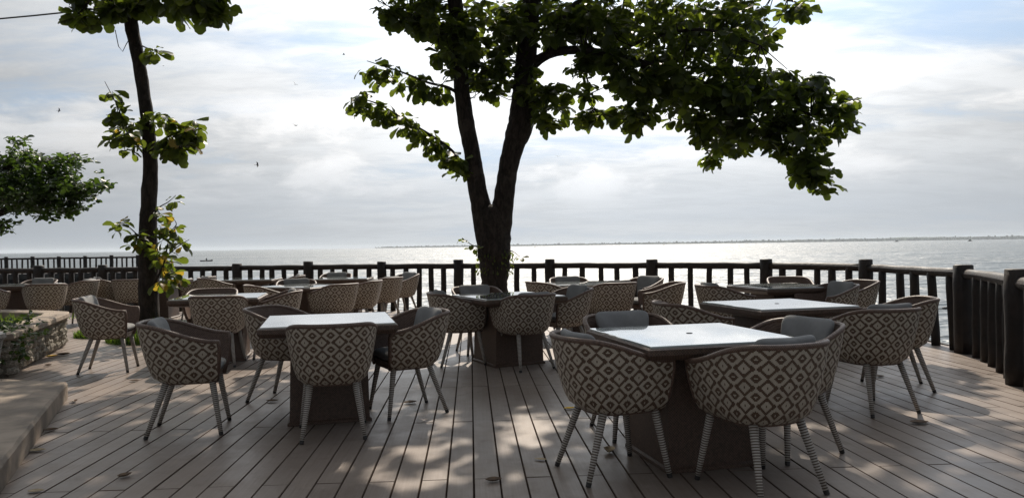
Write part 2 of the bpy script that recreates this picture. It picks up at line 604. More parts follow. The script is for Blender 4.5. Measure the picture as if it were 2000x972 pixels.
def clip_row(u):
    """range of v inside the deck outline along the line DU*u + DV*v"""
    hits = []
    n = len(POLY)
    for i in range(n):
        a, b = POLY[i], POLY[(i + 1) % n]
        ua = a[0] * DU.x + a[1] * DU.y
        ub = b[0] * DU.x + b[1] * DU.y
        if (ua - u) * (ub - u) < 0:
            t = (u - ua) / (ub - ua)
            va = a[0] * DV.x + a[1] * DV.y
            vb = b[0] * DV.x + b[1] * DV.y
            hits.append(va + t * (vb - va))
    return (min(hits), max(hits)) if len(hits) > 1 else None


def proj(p):
    return 1000 + F * p.x / p.y, hy(1000 + F * p.x / p.y) + F * (H - p.z) / p.y


def build_deck():
    deck = link('deck', None, kind='structure')
    pl = []
    for row in range(int(-14.6 / PITCH), int(7 / PITCH)):
        uc = (row + 0.5) * PITCH
        rg = clip_row(uc)
        r2 = clip_row(uc - PITCH * .45)
        r3 = clip_row(uc + PITCH * .45)
        if not (rg and r2 and r3):
            continue
        lo, hi = max(rg[0], r2[0], r3[0]), min(rg[1], r2[1], r3[1])
        off = 0.5 if row % 2 else 0.0
        for i in range(-3, 9):
            a = V0 + (i - off) * PLEN
            b = a + PLEN
            a, b = max(a, lo), min(b, hi)
            if b - a < 0.08:
                continue
            pl.append((uc, a, b))

    def share(p):
        uc, a, b = p
        c = DU * uc + DV * ((max(a, 2.9) + b) / 2)
        if b < 3.2 or c.y < 1:
            return 0
        x, y = proj(c)
        if x < -30 or x > 2030:
            return 0
        return (b - max(a, 2.9)) / c.y ** 3
    pl.sort(key=share, reverse=True)
    T = 0.025
    cache = {}
    rest = MB()
    rot = Matrix.Rotation(-_a, 3, 'Z')
    for i, (uc, a, b) in enumerate(pl):
        L = b - a - GAP
        if i < 300:
            key = round(L, 3)
            if key not in cache:
                mb = MB()
                w, e = (PITCH - GAP) / 2, 0.003
                l2 = L / 2
                mb.add([(-w, -l2, -T), (w, -l2, -T), (w, l2, -T), (-w, l2, -T), (-w, -l2, -e), (w, -l2, -e), (w, l2, -e), (-w, l2, -e),
                        (-w + e, -l2 + e, 0), (w - e, -l2 + e, 0), (w - e, l2 - e, 0), (-w + e, l2 - e, 0)],
                       [(3, 2, 1, 0), (0, 1, 5, 4), (1, 2, 6, 5), (2, 3, 7, 6), (3, 0, 4, 7), (4, 5, 9, 8), (5, 6, 10, 9),
                        (6, 7, 11, 10), (7, 4, 8, 11), (8, 9, 10, 11)])
                cache[key] = mb.me('plank', M['deck'])
                cache[key].materials.append(M['deck_side'])
                for pi in range(9):
                    cache[key].polygons[pi].material_index = 1
            c = DU * uc + DV * ((a + b) / 2)
            link('plank', cache[key], deck, loc=(c.x, c.y, (random.Random(i).random() - .5) * 0.003), rot=(0, random.Random(i + 999).uniform(-.006, .006), -_a + random.Random(i + 5).uniform(-.0006, .0006)))
        else:
            c = DU * uc + DV * ((a + b) / 2)
            rest.box((c.x, c.y, -T / 2), (PITCH - GAP, L, T), rot)
    rm = rest.me('far_planks', M['deck'])
    rm.materials.append(M['deck_side'])
    for p in rm.polygons:
        p.material_index = 0 if p.normal.z > .5 else 1
    link('far_planks', rm, deck, kind='stuff')
    # dark void and edge board under the boards
    n = len(POLY)
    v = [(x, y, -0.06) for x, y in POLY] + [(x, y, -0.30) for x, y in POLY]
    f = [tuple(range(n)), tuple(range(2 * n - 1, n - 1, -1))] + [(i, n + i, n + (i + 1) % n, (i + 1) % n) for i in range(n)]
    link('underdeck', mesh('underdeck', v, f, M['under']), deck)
    mb = MB()
    for i in range(len(edge) - 1):
        a, b = edge[i], edge[i + 1]
        t = (b - a)
        ang = math.atan2(t.y, t.x)
        mb.box((a + b) / 2 + Vector((0, 0, -0.075)), (t.length + 0.01, 0.04, 0.16), Matrix.Rotation(ang, 3, 'Z'))
    link('edge_board', mb.me('edge_board', M['log']), deck)
    # sea wall the deck stands on
    w = outset(FS, 0.02)
    mb = MB()
    for i in range(len(w) - 1):
        a, b = w[i], w[i + 1]
        mb.add([(a.x, a.y, -0.3), (b.x, b.y, -0.3), (b.x, b.y, -4), (a.x, a.y, -4)], [(0, 1, 2, 3)])
    link('sea_wall', mb.me('sea_wall', M['pier']), kind='structure')


build_deck()


# ------------------------------------------------------------------ log fences
def log_mesh(name, h, r, seed, n=12, taper=0.94, knots=5):
    rng = random.Random(seed)
    mb = MB()
    pts, rad = [], []
    for i in range(knots + 1):
        t = i / knots
        pts.append((rng.uniform(-.06, .06) * r, rng.uniform(-.06, .06) * r, h * t))
        rad.append(r * (1 - (1 - taper) * t) * rng.uniform(.96, 1.04))
    pts.append((pts[-1][0], pts[-1][1], h + r * 0.10))
    rad.append(rad[-1] * .86)
    mb.tube(pts, rad, n, wob=0.03, rng=rng)
    return mb.me(name, M['log'], True)


def fence(posts, label, seed, post_h, rail_h, nbal, z0=0.0, lean=None, detail=True, pr=0.108):
    rng = random.Random(seed)
    o = link('log_fence', None, loc=(posts[len(posts) // 2][0], posts[len(posts) // 2][1], z0), label=label, cat='fence')
    base = Vector(o.location)
    pm = [log_mesh('post', post_h + .03, pr, seed + i, 14 if detail else 8) for i in range(3)]
    bm = [log_mesh('baluster', rail_h - 0.02, 0.053, seed + 10 + i, 9 if detail else 6, 0.97) for i in range(4)]
    S = spline([(p[0], p[1]) for p in posts], 6)
    for i, p in enumerate(posts):
        q = link('post', pm[i % 3], o, loc=Vector((p[0], p[1], z0 - 0.03)) - base)
        q.rotation_euler = (0, 0, rng.random() * 6)
        sc = rng.uniform(.94, 1.06)
        q.scale = (sc, sc, rng.uniform(.985, 1.02))
    for i in range(len(posts) - 1):
        seg = S[i * 6:i * 6 + 7]
        mb = MB()
        mb.tube([Vector((s[0], s[1], z0 + rail_h - 0.045 + rng.uniform(-.006, .006))) - base for s in seg],
                [0.056 * rng.uniform(.95, 1.08) for _ in seg], 12 if detail else 7, wob=0.02, rng=rng)
        link('rail', mb.me('rail', M['log'], True), o)
        a, b = Vector((*posts[i][:2], 0)), Vector((*posts[i + 1][:2], 0))
        t = b - a
        for j in range(nbal):
            w = (j + 1) / (nbal + 1) * 6
            w0 = int(w)
            s = seg[w0] + (seg[min(w0 + 1, 6)] - seg[w0]) * (w - w0)
            c = Vector((s[0], s[1], z0 - 0.02)) + t.normalized() * rng.uniform(-.035, .035) - base
            q = link('baluster', bm[rng.randrange(4)], o, loc=c)
            le = rng.uniform(-.025, .025)
            if lean and i in lean:
                le += lean[i] * (j + 1) / nbal
            d = t.normalized()
            # tilt in the plane of the fence
            q.rotation_euler = Matrix.Rotation(le, 3, Vector((-d.y, d.x, 0))).to_euler()
            q.location = c - d * math.tan(le) * rail_h * 0.9
            sc = rng.uniform(.92, 1.1)
            q.scale = (sc, sc, 1)
    return o


fence(FP, 'long dark log railing curving round the deck edge above the sea', 21, 1.01, 0.955, 5, lean={12: -0.10})

# far jetty with its own railing, left background
jet = link('jetty', None, loc=(-29, 47, 0), label='dark jetty standing in the sea beyond the left end of the deck', cat='jetty')
mb = MB()
mb.box((0, 0, -0.15), (15, 3.0, 0.3))
link('slab', mb.me('slab', M['pier']), jet)
mb = MB()
mb.box((0, 0.3, -2.2), (14.4, 2.0, 3.8))
link('wall', mb.me('wall', M['pier']), jet)
fence([(-36 + i * 1.62, 45.7) for i in range(9)], 'far dark railing along the jetty at the left horizon', 61, 1.05, 0.98, 4, detail=False, pr=0.12)


# ------------------------------------------------------------------ chairs
def smooth01(t):
    t = max(0, min(1, t))
    return t * t * (3 - 2 * t)


CH_B, CH_T = 0.372, 0.783


def outline(t, s):
    """t -1..1 round the shell (front of one arm, back, front of the other), s 0..1 up"""
    p = s ** 0.46
    w = 0.205 + (0.315 - 0.205) * p
    b = 0.175 + (0.325 - 0.175) * p
    xf = 0.215 + 0.035 * p
    at = abs(t)
    sg = 1 if t >= 0 else -1
    if at > 0.60:
        q = (at - 0.60) / 0.40
        x = q * xf
        y = w * (1 - 0.06 * q * q)
    else:
        a = at / 0.60 * math.pi / 2
        n = 2 / 2.5
        x = -b * max(0, math.cos(a)) ** n
        y = w * max(0, math.sin(a)) ** n
    return x, sg * y


def rim_z(x):
    return 0.662 + (CH_T - 0.662) * smooth01((0.24 - x) / 0.52)


def build_chair_meshes():
    NTt, NS = 44, 12
    V, Fc, U = [], [], []
    arc = [0.0]
    pr = None
    ts = [-1 + 2 * i / NTt for i in range(NTt + 1)]
    for t in ts:
        q = Vector(outline(t, 0.7))
        if pr is not None:
            arc.append(arc[-1] + (q - pr).length)
        pr = q
    for j in range(NS + 1):
        s = j / NS
        for i, t in enumerate(ts):
            x, y = outline(t, s)
            xt, yt = outline(t, 1)
            z = CH_B + (rim_z(xt) - CH_B) * s
            V.append((x, y, z))
            U.append((arc[i] - arc[-1] / 2 + 0.052, z * 1.02))
    m = NTt + 1
    for j in range(NS):
        for i in range(NTt):
            a = j * m + i
            Fc.append((a, a + m, a + m + 1, a + 1))
    outer = mesh('shell', V, Fc, M['pattern'], U, True)
    # lining
    V2, F2 = [], []
    for j in range(NS + 1):
        s = j / NS
        for i, t in enumerate(ts):
            x, y = outline(t, s)
            xt, yt = outline(t, 1)
            z = CH_B + 0.03 + (rim_z(xt) - CH_B - 0.03) * s
            q = Vector((x + 0.03, y)) if abs(t) < .6 else Vector((x, y))
            l = Vector((x - 0.05, y)).length
            k = (l - 0.024) / l
            V2.append((0.05 + (x - 0.05) * k if abs(t) < .6 else x, y * k if abs(t) < .6 else y - math.copysign(0.024, y), z))
    for j in range(NS):
        for i in range(NTt):
            a = j * m + i
            F2.append((a, a + 1, a + m + 1, a + m))
    lining = mesh('lining', V2, F2, M['inner'], None, True)
    # rim: tube along the top and down the fronts of the arms
    pts = []
    for s in (0.0, 0.3, 0.6, 0.85):
        x, y = outline(-1, s)
        xt, yt = outline(-1, 1)
        pts.append((x, y + 0.012, CH_B + (rim_z(xt) - CH_B) * s))
    for i, t in enumerate(ts):
        x, y = outline(t, 1)
        l = Vector((x, y)).length
        pts.append((x * (1 - .012 / l), y * (1 - .012 / l), rim_z(x)))
    for s in (0.85, 0.6, 0.3, 0.0):
        x, y = outline(1, s)
        xt, yt = outline(1, 1)
        pts.append((x, y - 0.012, CH_B + (rim_z(xt) - CH_B) * s))
    mb = MB()
    mb.tube(pts, 0.0165, 8)
    rim = mb.me('rim', M['rim'], True)
    # seat pan
    V3 = []
    for z, g in ((CH_B - 0.012, 0.94), (CH_B + 0.05, 1.03)):
        for t in ts:
            x, y = outline(t, 0.0)
            V3.append((x * g, y * g, z))
    F3 = [tuple(range(m)), tuple(range(2 * m - 1, m - 1, -1))]
    for i in range(m):
        j = (i + 1) % m
        F3.append((i, m + i, m + j, j))
    pan = mesh('seat_pan', V3, F3, M['inner'])
    # cushions

    def pillow(name, dims, n=14, e=0.32, crown=0.25, tap=0.0, bend=0.0):
        V4, F4 = [], []
        for j in range(n + 1):
            ph = -math.pi / 2 + math.pi * j / n
            for i in range(2 * n):
                th = 2 * math.pi * i / (2 * n)

                def sp(c, ee):
                    return math.copysign(abs(c) ** ee, c)
                x = sp(math.cos(ph), e + .25) * sp(math.cos(th), e)
                y = sp(math.cos(ph), e + .25) * sp(math.sin(th), e)
                z = sp(math.sin(ph), 0.75)
                V4.append((x * dims[0] / 2, y * dims[1] / 2 * (1 - tap * x), z * dims[2] / 2 * (1 - crown * (x * x + y * y) / 2) + bend * y * y))
        for j in range(n):
            for i in range(2 * n):
                a = j * 2 * n + i
                b = j * 2 * n + (i + 1) % (2 * n)
                F4.append((a, b, b + 2 * n, a + 2 * n))
        return mesh(name, V4, F4, M['cushion'], None, True)
    seat = pillow('seat_cushion', (0.46, 0.43, 0.10))
    back = pillow('back_cushion', (0.37, 0.36, 0.095), tap=0.20, bend=0.045)
    legs = []
    for (top, bot) in (((0.185, 0.175, 0.385), (0.245, 0.228, 0.012)), ((0.185, -0.175, 0.385), (0.245, -0.228, 0.012)),
                       ((-0.115, 0.15, 0.385), (-0.24, 0.21, 0.012)), ((-0.115, -0.15, 0.385), (-0.24, -0.21, 0.012))):
        mb = MB()
        a, b = Vector(top), Vector(bot)
        mb.tube([a + (b - a) * q for q in (0, .33, .66, 1)], [0.0235, 0.021, 0.0175, 0.0145], 10)
        lm = mb.me('leg', M['leg'], True)
        mb = MB()
        d = (b - a).normalized()
        mb.tube([b - d * 0.012, b + d * 0.0125], [0.0155, 0.0145], 10)
        legs.append((lm, mb.me('foot', M['foot'])))
    return outer, lining, rim, pan, seat, back, legs


CHM = build_chair_meshes()
crng = random.Random(77)


def chair(x, y, ang, label, back=True, group=None):
    outer, lining, rim, pan, seat, bk, legs = CHM
    o = link('woven_armchair', None, loc=(x, y, 0.001), rot=(0, 0, R(ang)), label=label, cat='chair', group=group or 'woven tub armchairs on the deck')
    j = crng.uniform(.985, 1.015)
    o.scale = (j, crng.uniform(.985, 1.015), 1)
    link('shell', outer, o)
    link('lining', lining, o)
    link('rim', rim, o)
    link('seat_pan', pan, o)
    link('seat_cushion', seat, o, loc=(0.015, 0, 0.465))
    if back:
        q = link('back_cushion', bk, o, loc=(-0.178 + crng.uniform(-.006, .006), crng.uniform(-.012, .012), 0.638 + crng.uniform(-.008, .012)))
        q.rotation_euler = (0, R(90 - 18), crng.uniform(-.04, .04))
    for lm, fm in legs:
        l = link('leg', lm, o)
        link('foot', fm, l)
    return o


def build_table_meshes():
    S = 0.985
    h = S / 2
    mb = MB()          # rim frame: tapered apron
    lv = [(h - 0.012, 0.738), (h, 0.730), (h, 0.700), (h - 0.02, 0.672), (h - 0.10, 0.655)]
    V = []
    for r, z in lv:
        V += [(-r, -r, z), (r, -r, z), (r, r, z), (-r, r, z)]
    Fc = [(0, 1, 2, 3)]
    for i in range(len(lv) - 1):
        for j in range(4):
            a, b = i * 4 + j, i * 4 + (j + 1) % 4
            Fc.append((a, a + 4, b + 4, b))
    e = len(V) - 4
    Fc.append((e + 3, e + 2, e + 1, e))
    rim = mesh('top_frame', V, Fc, M['table'])
    g = h - 0.018
    V = []
    for r, z in ((g, 0.7385), (g, 0.7470), (g - 0.003, 0.7490)):
        V += [(-r, -r, z), (r, -r, z), (r, r, z), (-r, r, z)]
    Fc = [(3, 2, 1, 0), (8, 9, 10, 11)]
    for i in range(2):
        for j in range(4):
            a, b = i * 4 + j, i * 4 + (j + 1) % 4
            Fc.append((a, b, b + 4, a + 4))
    glass = mesh('glass_top', V, Fc, M['glass'])
    V = []
    for r, z in ((0.305, 0.0), (0.305, 0.02), (0.29, 0.03), (0.275, 0.655)):
        V += [(-r, -r, z), (r, -r, z), (r, r, z), (-r, r, z)]
    Fc = [(3, 2, 1, 0), (12, 13, 14, 15)]
    for i in range(3):
        for j in range(4):
            a, b = i * 4 + j, i * 4 + (j + 1) % 4
            Fc.append((a, b, b + 4, a + 4))
    base = mesh('pedestal', V, Fc, M['table'])
    mb = MB()
    mb.tube([(0, 0, 0.7495), (0, 0, 0.7515)], [0.020, 0.018], 16)
    plug = mb.me('umbrella_hole_cap', M['foot'])
    return rim, glass, base, plug


TBM = build_table_meshes()


def table(x, y, ang, label):
    o = link('square_table', None, loc=(x, y, 0.001), rot=(0, 0, R(ang)), label=label, cat='table', group='square glass topped tables on the deck')
    for n, me in zip(('top_frame', 'glass_top', 'pedestal', 'umbrella_hole_cap'), TBM):
        if n != 'umbrella_hole_cap' or x > 1 and y < 8:
            link(n, me, o)
    return o


TABLES = [
    (1.08, 4.55, 14, 'square woven table nearest the camera at right, white sky reflected in its glass'),
    (-1.44, 5.80, 14, 'nearest table left of centre, pale glass top and dark pedestal'),
    (-0.06, 8.32, 27, 'table in front of the forked tree, trunk mirrored in its glass'),
    (2.37, 6.66, 15, 'second table back on the right, behind the nearest right table'),
    (3.42, 9.45, 12, 'table close to the railing at right, greenish glass'),
    (1.05, 10.75, 8, 'far table just right of the forked trunk'),
    (-3.15, 11.2, -22, 'far table left of the forked tree, long bright glass top'),
    (-3.15, 13.9, 4, 'table by the railing left of the forked tree, second from the leaning trunk'),
    (-4.95, 14.05, 6, 'table by the railing nearest the slim leaning trunk on its right'),
    (-3.50, 8.90, 12, 'table just right of the slim leaning trunk, partly behind a chair'),
    (-8.55, 12.9, 8, 'table at the left edge of the picture behind the stone planter'),
    (-6.85, 14.35, 5, 'table hidden behind the slim leaning trunk near the railing'),
]
for t in TABLES:
    table(*t)

CHAIRS = [
    (0.55, 4.26, 20, 'large chair at the nearest right table, its left side, a yellow leaf by its leg', True),
    (1.31, 3.95, 113, 'largest chair, back to the camera, at the nearest right table', True),
    (0.82, 5.15, 284, 'chair facing the camera behind the nearest right table, grey back cushion showing', True),
    (1.70, 4.63, 207, 'chair on the right side of the nearest right table, broad grey cushion facing left', True),
    (-1.275, 5.22, 104, 'chair with its back to the camera at the nearest left table', False),
    (-0.84, 5.90, 209, 'chair on the right side of the nearest left table, grey cushion tilted', True),
    (-1.98, 6.45, -14, 'chair on the far left side of the nearest left table, without back cushion', False),
    (-2.36, 5.38, 14, 'chair pulled out left of the nearest left table, seen from its side', True),
    (-4.43, 8.11, 14, 'chair standing alone by the stone planter on sunlit boards, seen from its side', True),
    (-3.33, 8.42, 99, 'chair with its back to the camera right of the slim leaning trunk', False),
    (-2.90, 9.05, 198, 'chair on the right side of the table next to the slim leaning trunk', True),
    (-3.86, 9.50, 280, 'brown lined chair facing the camera behind the table next to the slim trunk', False),
    (-2.57, 10.72, 148, 'chair with a wide patterned back at the front of the far left table', False),
    (-2.36, 11.55, 175, 'chair half hidden behind the wide patterned back of the far left table', True),
    (-2.22, 12.75, 150, 'chair seen from behind, third in the row toward the railing left of the tree', True),
    (-2.10, 14.05, 222, 'chair by the railing left of the tree turned toward the camera, dark cushion', True),
    (-3.52, 14.75, 270, 'chair with rounded top against the railing, behind the second railing table', True),
    (-5.42, 13.6, 38, 'chair at the left of the railing table nearest the slim trunk', True),
    (-4.28, 14.15, 198, 'chair at the right of the railing table nearest the slim trunk', True),
    (-3.52, 10.65, 30, 'chair with warm sunlit weave at the left front of the far left table', False),
    (-3.48, 11.95, 285, 'chair facing the camera behind the long bright far left table', True),
    (-0.62, 8.25, 20, 'chair on the left of the table before the forked tree', True),
    (0.12, 7.92, 122, 'chair with its back to the camera at the table before the forked tree', True),
    (0.60, 8.66, 206, 'chair on the right of the table before the forked tree, cushion facing left', True),
    (-0.42, 9.12, 292, 'chair between the forked trunk and its table, grey cushion to the camera', True),
    (0.52, 10.45, 24, 'chair at the left of the far table right of the trunk, long low side', False),
    (0.88, 11.35, 278, 'chair facing the camera behind the far table right of the trunk', True),
    (1.33, 10.02, 116, 'chair with its back to the camera at the far table right of the trunk', True),
    (1.88, 10.95, 218, 'chair at the far right corner of the far table right of the trunk', True),
    (1.93, 9.72, 176, 'chair in profile facing left before the bright glitter, right of the far table', False),
    (2.56, 9.0, 14, 'chair in profile facing right, behind the second right table', True),
    (1.55, 6.45, 12, 'chair facing right between the two right tables, low dark side', False),
    (2.77, 5.74, 106, 'chair with its back to the camera at the second right table', True),
    (3.40, 6.58, 165, 'chair on the right of the second right table, nearest the railing bend', False),
    (3.72, 8.75, 196, 'chair with a grey cushion before the right railing table', True),
    (4.30, 9.45, 196, 'chair at the right end of the right railing table', False),
    (3.95, 10.55, 262, 'chair facing the camera behind the right railing table, brown lining arched', False),
    (-7.62, 12.1, 128, 'chair with wide patterned back at the table at the left picture edge', False),
    (-7.75, 13.25, 180, 'chair partly hidden behind the wide back at the left edge table', True),
    (-8.55, 11.95, 84, 'chair cut by the left picture edge behind the planter', False),
    (-8.75, 13.65, 272, 'chair facing the camera behind the left edge table', True),
    (-7.62, 14.0, 42, 'chair left of the slim trunk with a sunlit cushion corner', True),
    (-6.95, 13.55, 104, 'chair with its back to the camera just left of the slim trunk', False),
    (-6.02, 14.2, 192, 'chair just right of the slim trunk behind its low leaves', True),
]
for c in CHAIRS:
    chair(*c)


# ------------------------------------------------------------------ trees
LEAF_ST = [(0.0, 0.03), (0.30, 0.22), (0.62, 0.45), (0.88, 0.42), (1.0, 0.14)]
LEAF_F = []
for _i in range(4):
    for _j in range(2):
        _q = _i * 3 + _j
        LEAF_F.append((_q, _q + 1, _q + 4, _q + 3))


def leaf_template(curl, fold, wave=0.0):
    v = []
    for i, (x, w) in enumerate(LEAF_ST):
        z = -curl * x * x
        k = wave * (-1) ** i
        v += [(x, -w, z + fold * w + k), (x, 0, z), (x, w, z + fold * w - k)]
    return np.array(v)


TPL = [leaf_template(0.15, 0.25), leaf_template(0.32, 0.12, 0.02), leaf_template(-0.05, 0.35, 0.02), leaf_template(0.45, 0.3)]


class Foliage:
    def __init__(s, seed):
        s.r = random.Random(seed)
        s.L = []                 # (pos, xaxis, zaxis, length, width, template, yellow)

    def leaf(s, p, d, L, wr=0.62, yellow=False):
        up = Vector((0, 0, 1)) + Vector((s.r.gauss(0, .45), s.r.gauss(0, .45), s.r.gauss(0, .3)))
        d = d.normalized()
        y = up.cross(d)
        if y.length < .05:
            y = Vector((1, 0, 0)).cross(d)
        y.normalize()
        s.L.append((Vector(p), d, d.cross(y), L, L * wr, s.r.randrange(4), yellow))

    def rosette(s, c, n, L, droop=-0.25, ax=None, spread=1.0, yel=0.0):
        r = s.r
        ax = (ax or Vector((r.gauss(0, .35), r.gauss(0, .35), 1))).normalized()
        e1 = ax.orthogonal().normalized()
        e2 = ax.cross(e1)
        a0 = r.random() * 6.3
        for i in range(n):
            a = a0 + i * 2.4 + r.uniform(-.3, .3)
            el = droop + r.uniform(-.5, .5)
            d = (e1 * math.cos(a) + e2 * math.sin(a)) * spread + ax * el
            d.z -= r.uniform(0, 0.35)
            s.leaf(Vector(c) + d.normalized() * L * .12 + ax * r.uniform(-.06, .02), d, L * r.uniform(.62, 1.12), r.uniform(.64, .82), r.random() < yel)

    def frame(s, l):
        p, x, z, L, w, t, _ = l
        y = z.cross(x)
        return Matrix(((x.x * L, y.x * w, z.x * L, p.x), (x.y * L, y.y * w, z.y * L, p.y), (x.z * L, y.z * w, z.z * L, p.z), (0, 0, 0, 1)))

    def build(s, tree, mat, mat_y, maxparts=300, name='crown'):
        base = Vector(tree.location)
        ok = []
        for i, l in enumerate(s.L):
            x, y = proj(l[0])
            ok.append((x, y))
        A = np.array(ok)
        inf = [i for i in range(len(A)) if -15 < A[i][0] < 2010 and -10 < A[i][1] < 960]
        picked = set()
        if maxparts and inf:
            B = A[inf]
            cnt = []
            for i in inf:
                dd = np.abs(B - A[i]).max(axis=1)
                cnt.append(int((dd < 26).sum()) - 0.02 * s.L[i][3] * 1000 / 10)
            order = np.argsort(cnt)
            picked = {inf[int(j)] for j in order[:maxparts]}
        lm = [[mesh('leaf', t, LEAF_F, m_, None, True) for t in TPL] for m_ in (mat, mat_y)]
        for i in sorted(picked):
            l = s.L[i]
            o = link('leaf', lm[1 if l[6] else 0][l[5]], tree)
            mw = s.frame(l)
            mw.translation -= base
            o.matrix_local = mw
        for yl, m_ in ((False, mat), (True, mat_y)):
            V, Fc = [], []
            b = 0
            for i, l in enumerate(s.L):
                if i in picked or l[6] != yl:
                    continue
                mw = np.array(s.frame(l))
                V.append(TPL[l[5]] @ mw[:3, :3].T + mw[:3, 3] - np.array(base))
                Fc += [tuple(q + b for q in f) for f in LEAF_F]
                b += 15
            if V:
                me = mesh(name, np.concatenate(V).tolist(), Fc, m_, None, True)
                link(name if not yl else 'yellow_leaves', me, tree, kind='stuff')


def limb(name, tree, pts, seed, n=10, wob=.05, sub=5):
    """pts: (px, py, Z, radius) through the photograph; or world tuples with a radius"""
    rng = random.Random(seed)
    base = Vector(tree.location)
    S = spline(pts, sub)
    mb = MB()
    path = []
    for i, q in enumerate(S):
        p = W(q[0], q[1], q[2])
        path.append((p, max(0.004, q[3])))
    mb.tube([p - base for p, _ in path], [r * rng.uniform(1 - wob, 1 + wob) for _, r in path], n, wob=wob, rng=rng)
    link(name, mb.me(name, M['bark'], True), tree)
    return path


def twig_to(mb, c, paths, base, rng, maxd=1.2, r0=.010):
    best, bd = None, 1e9
    for path in paths:
        for p, r in path:
            d = (p - c).length
            if d < bd:
                bd, best = d, p
    if best is not None and 0.05 < bd < maxd:
        m = (best + c) / 2 + Vector((rng.uniform(-.08, .08), rng.uniform(-.08, .08), rng.uniform(-.12, .02)))
        mb.tube([best - base, m - base, c - base], [r0, r0 * .7, r0 * .45], 5, cap=False)


def blob_points(rng, px, py, rx, ry, Z, rz, n):
    out = []
    for _ in range(n):
        while True:
            a, b, c = (rng.uniform(-1, 1) for _ in range(3))
            if a * a + b * b + c * c < 1:
                break
        out.append(W(px + a * rx, py + b * ry, Z + c * rz))
    return out


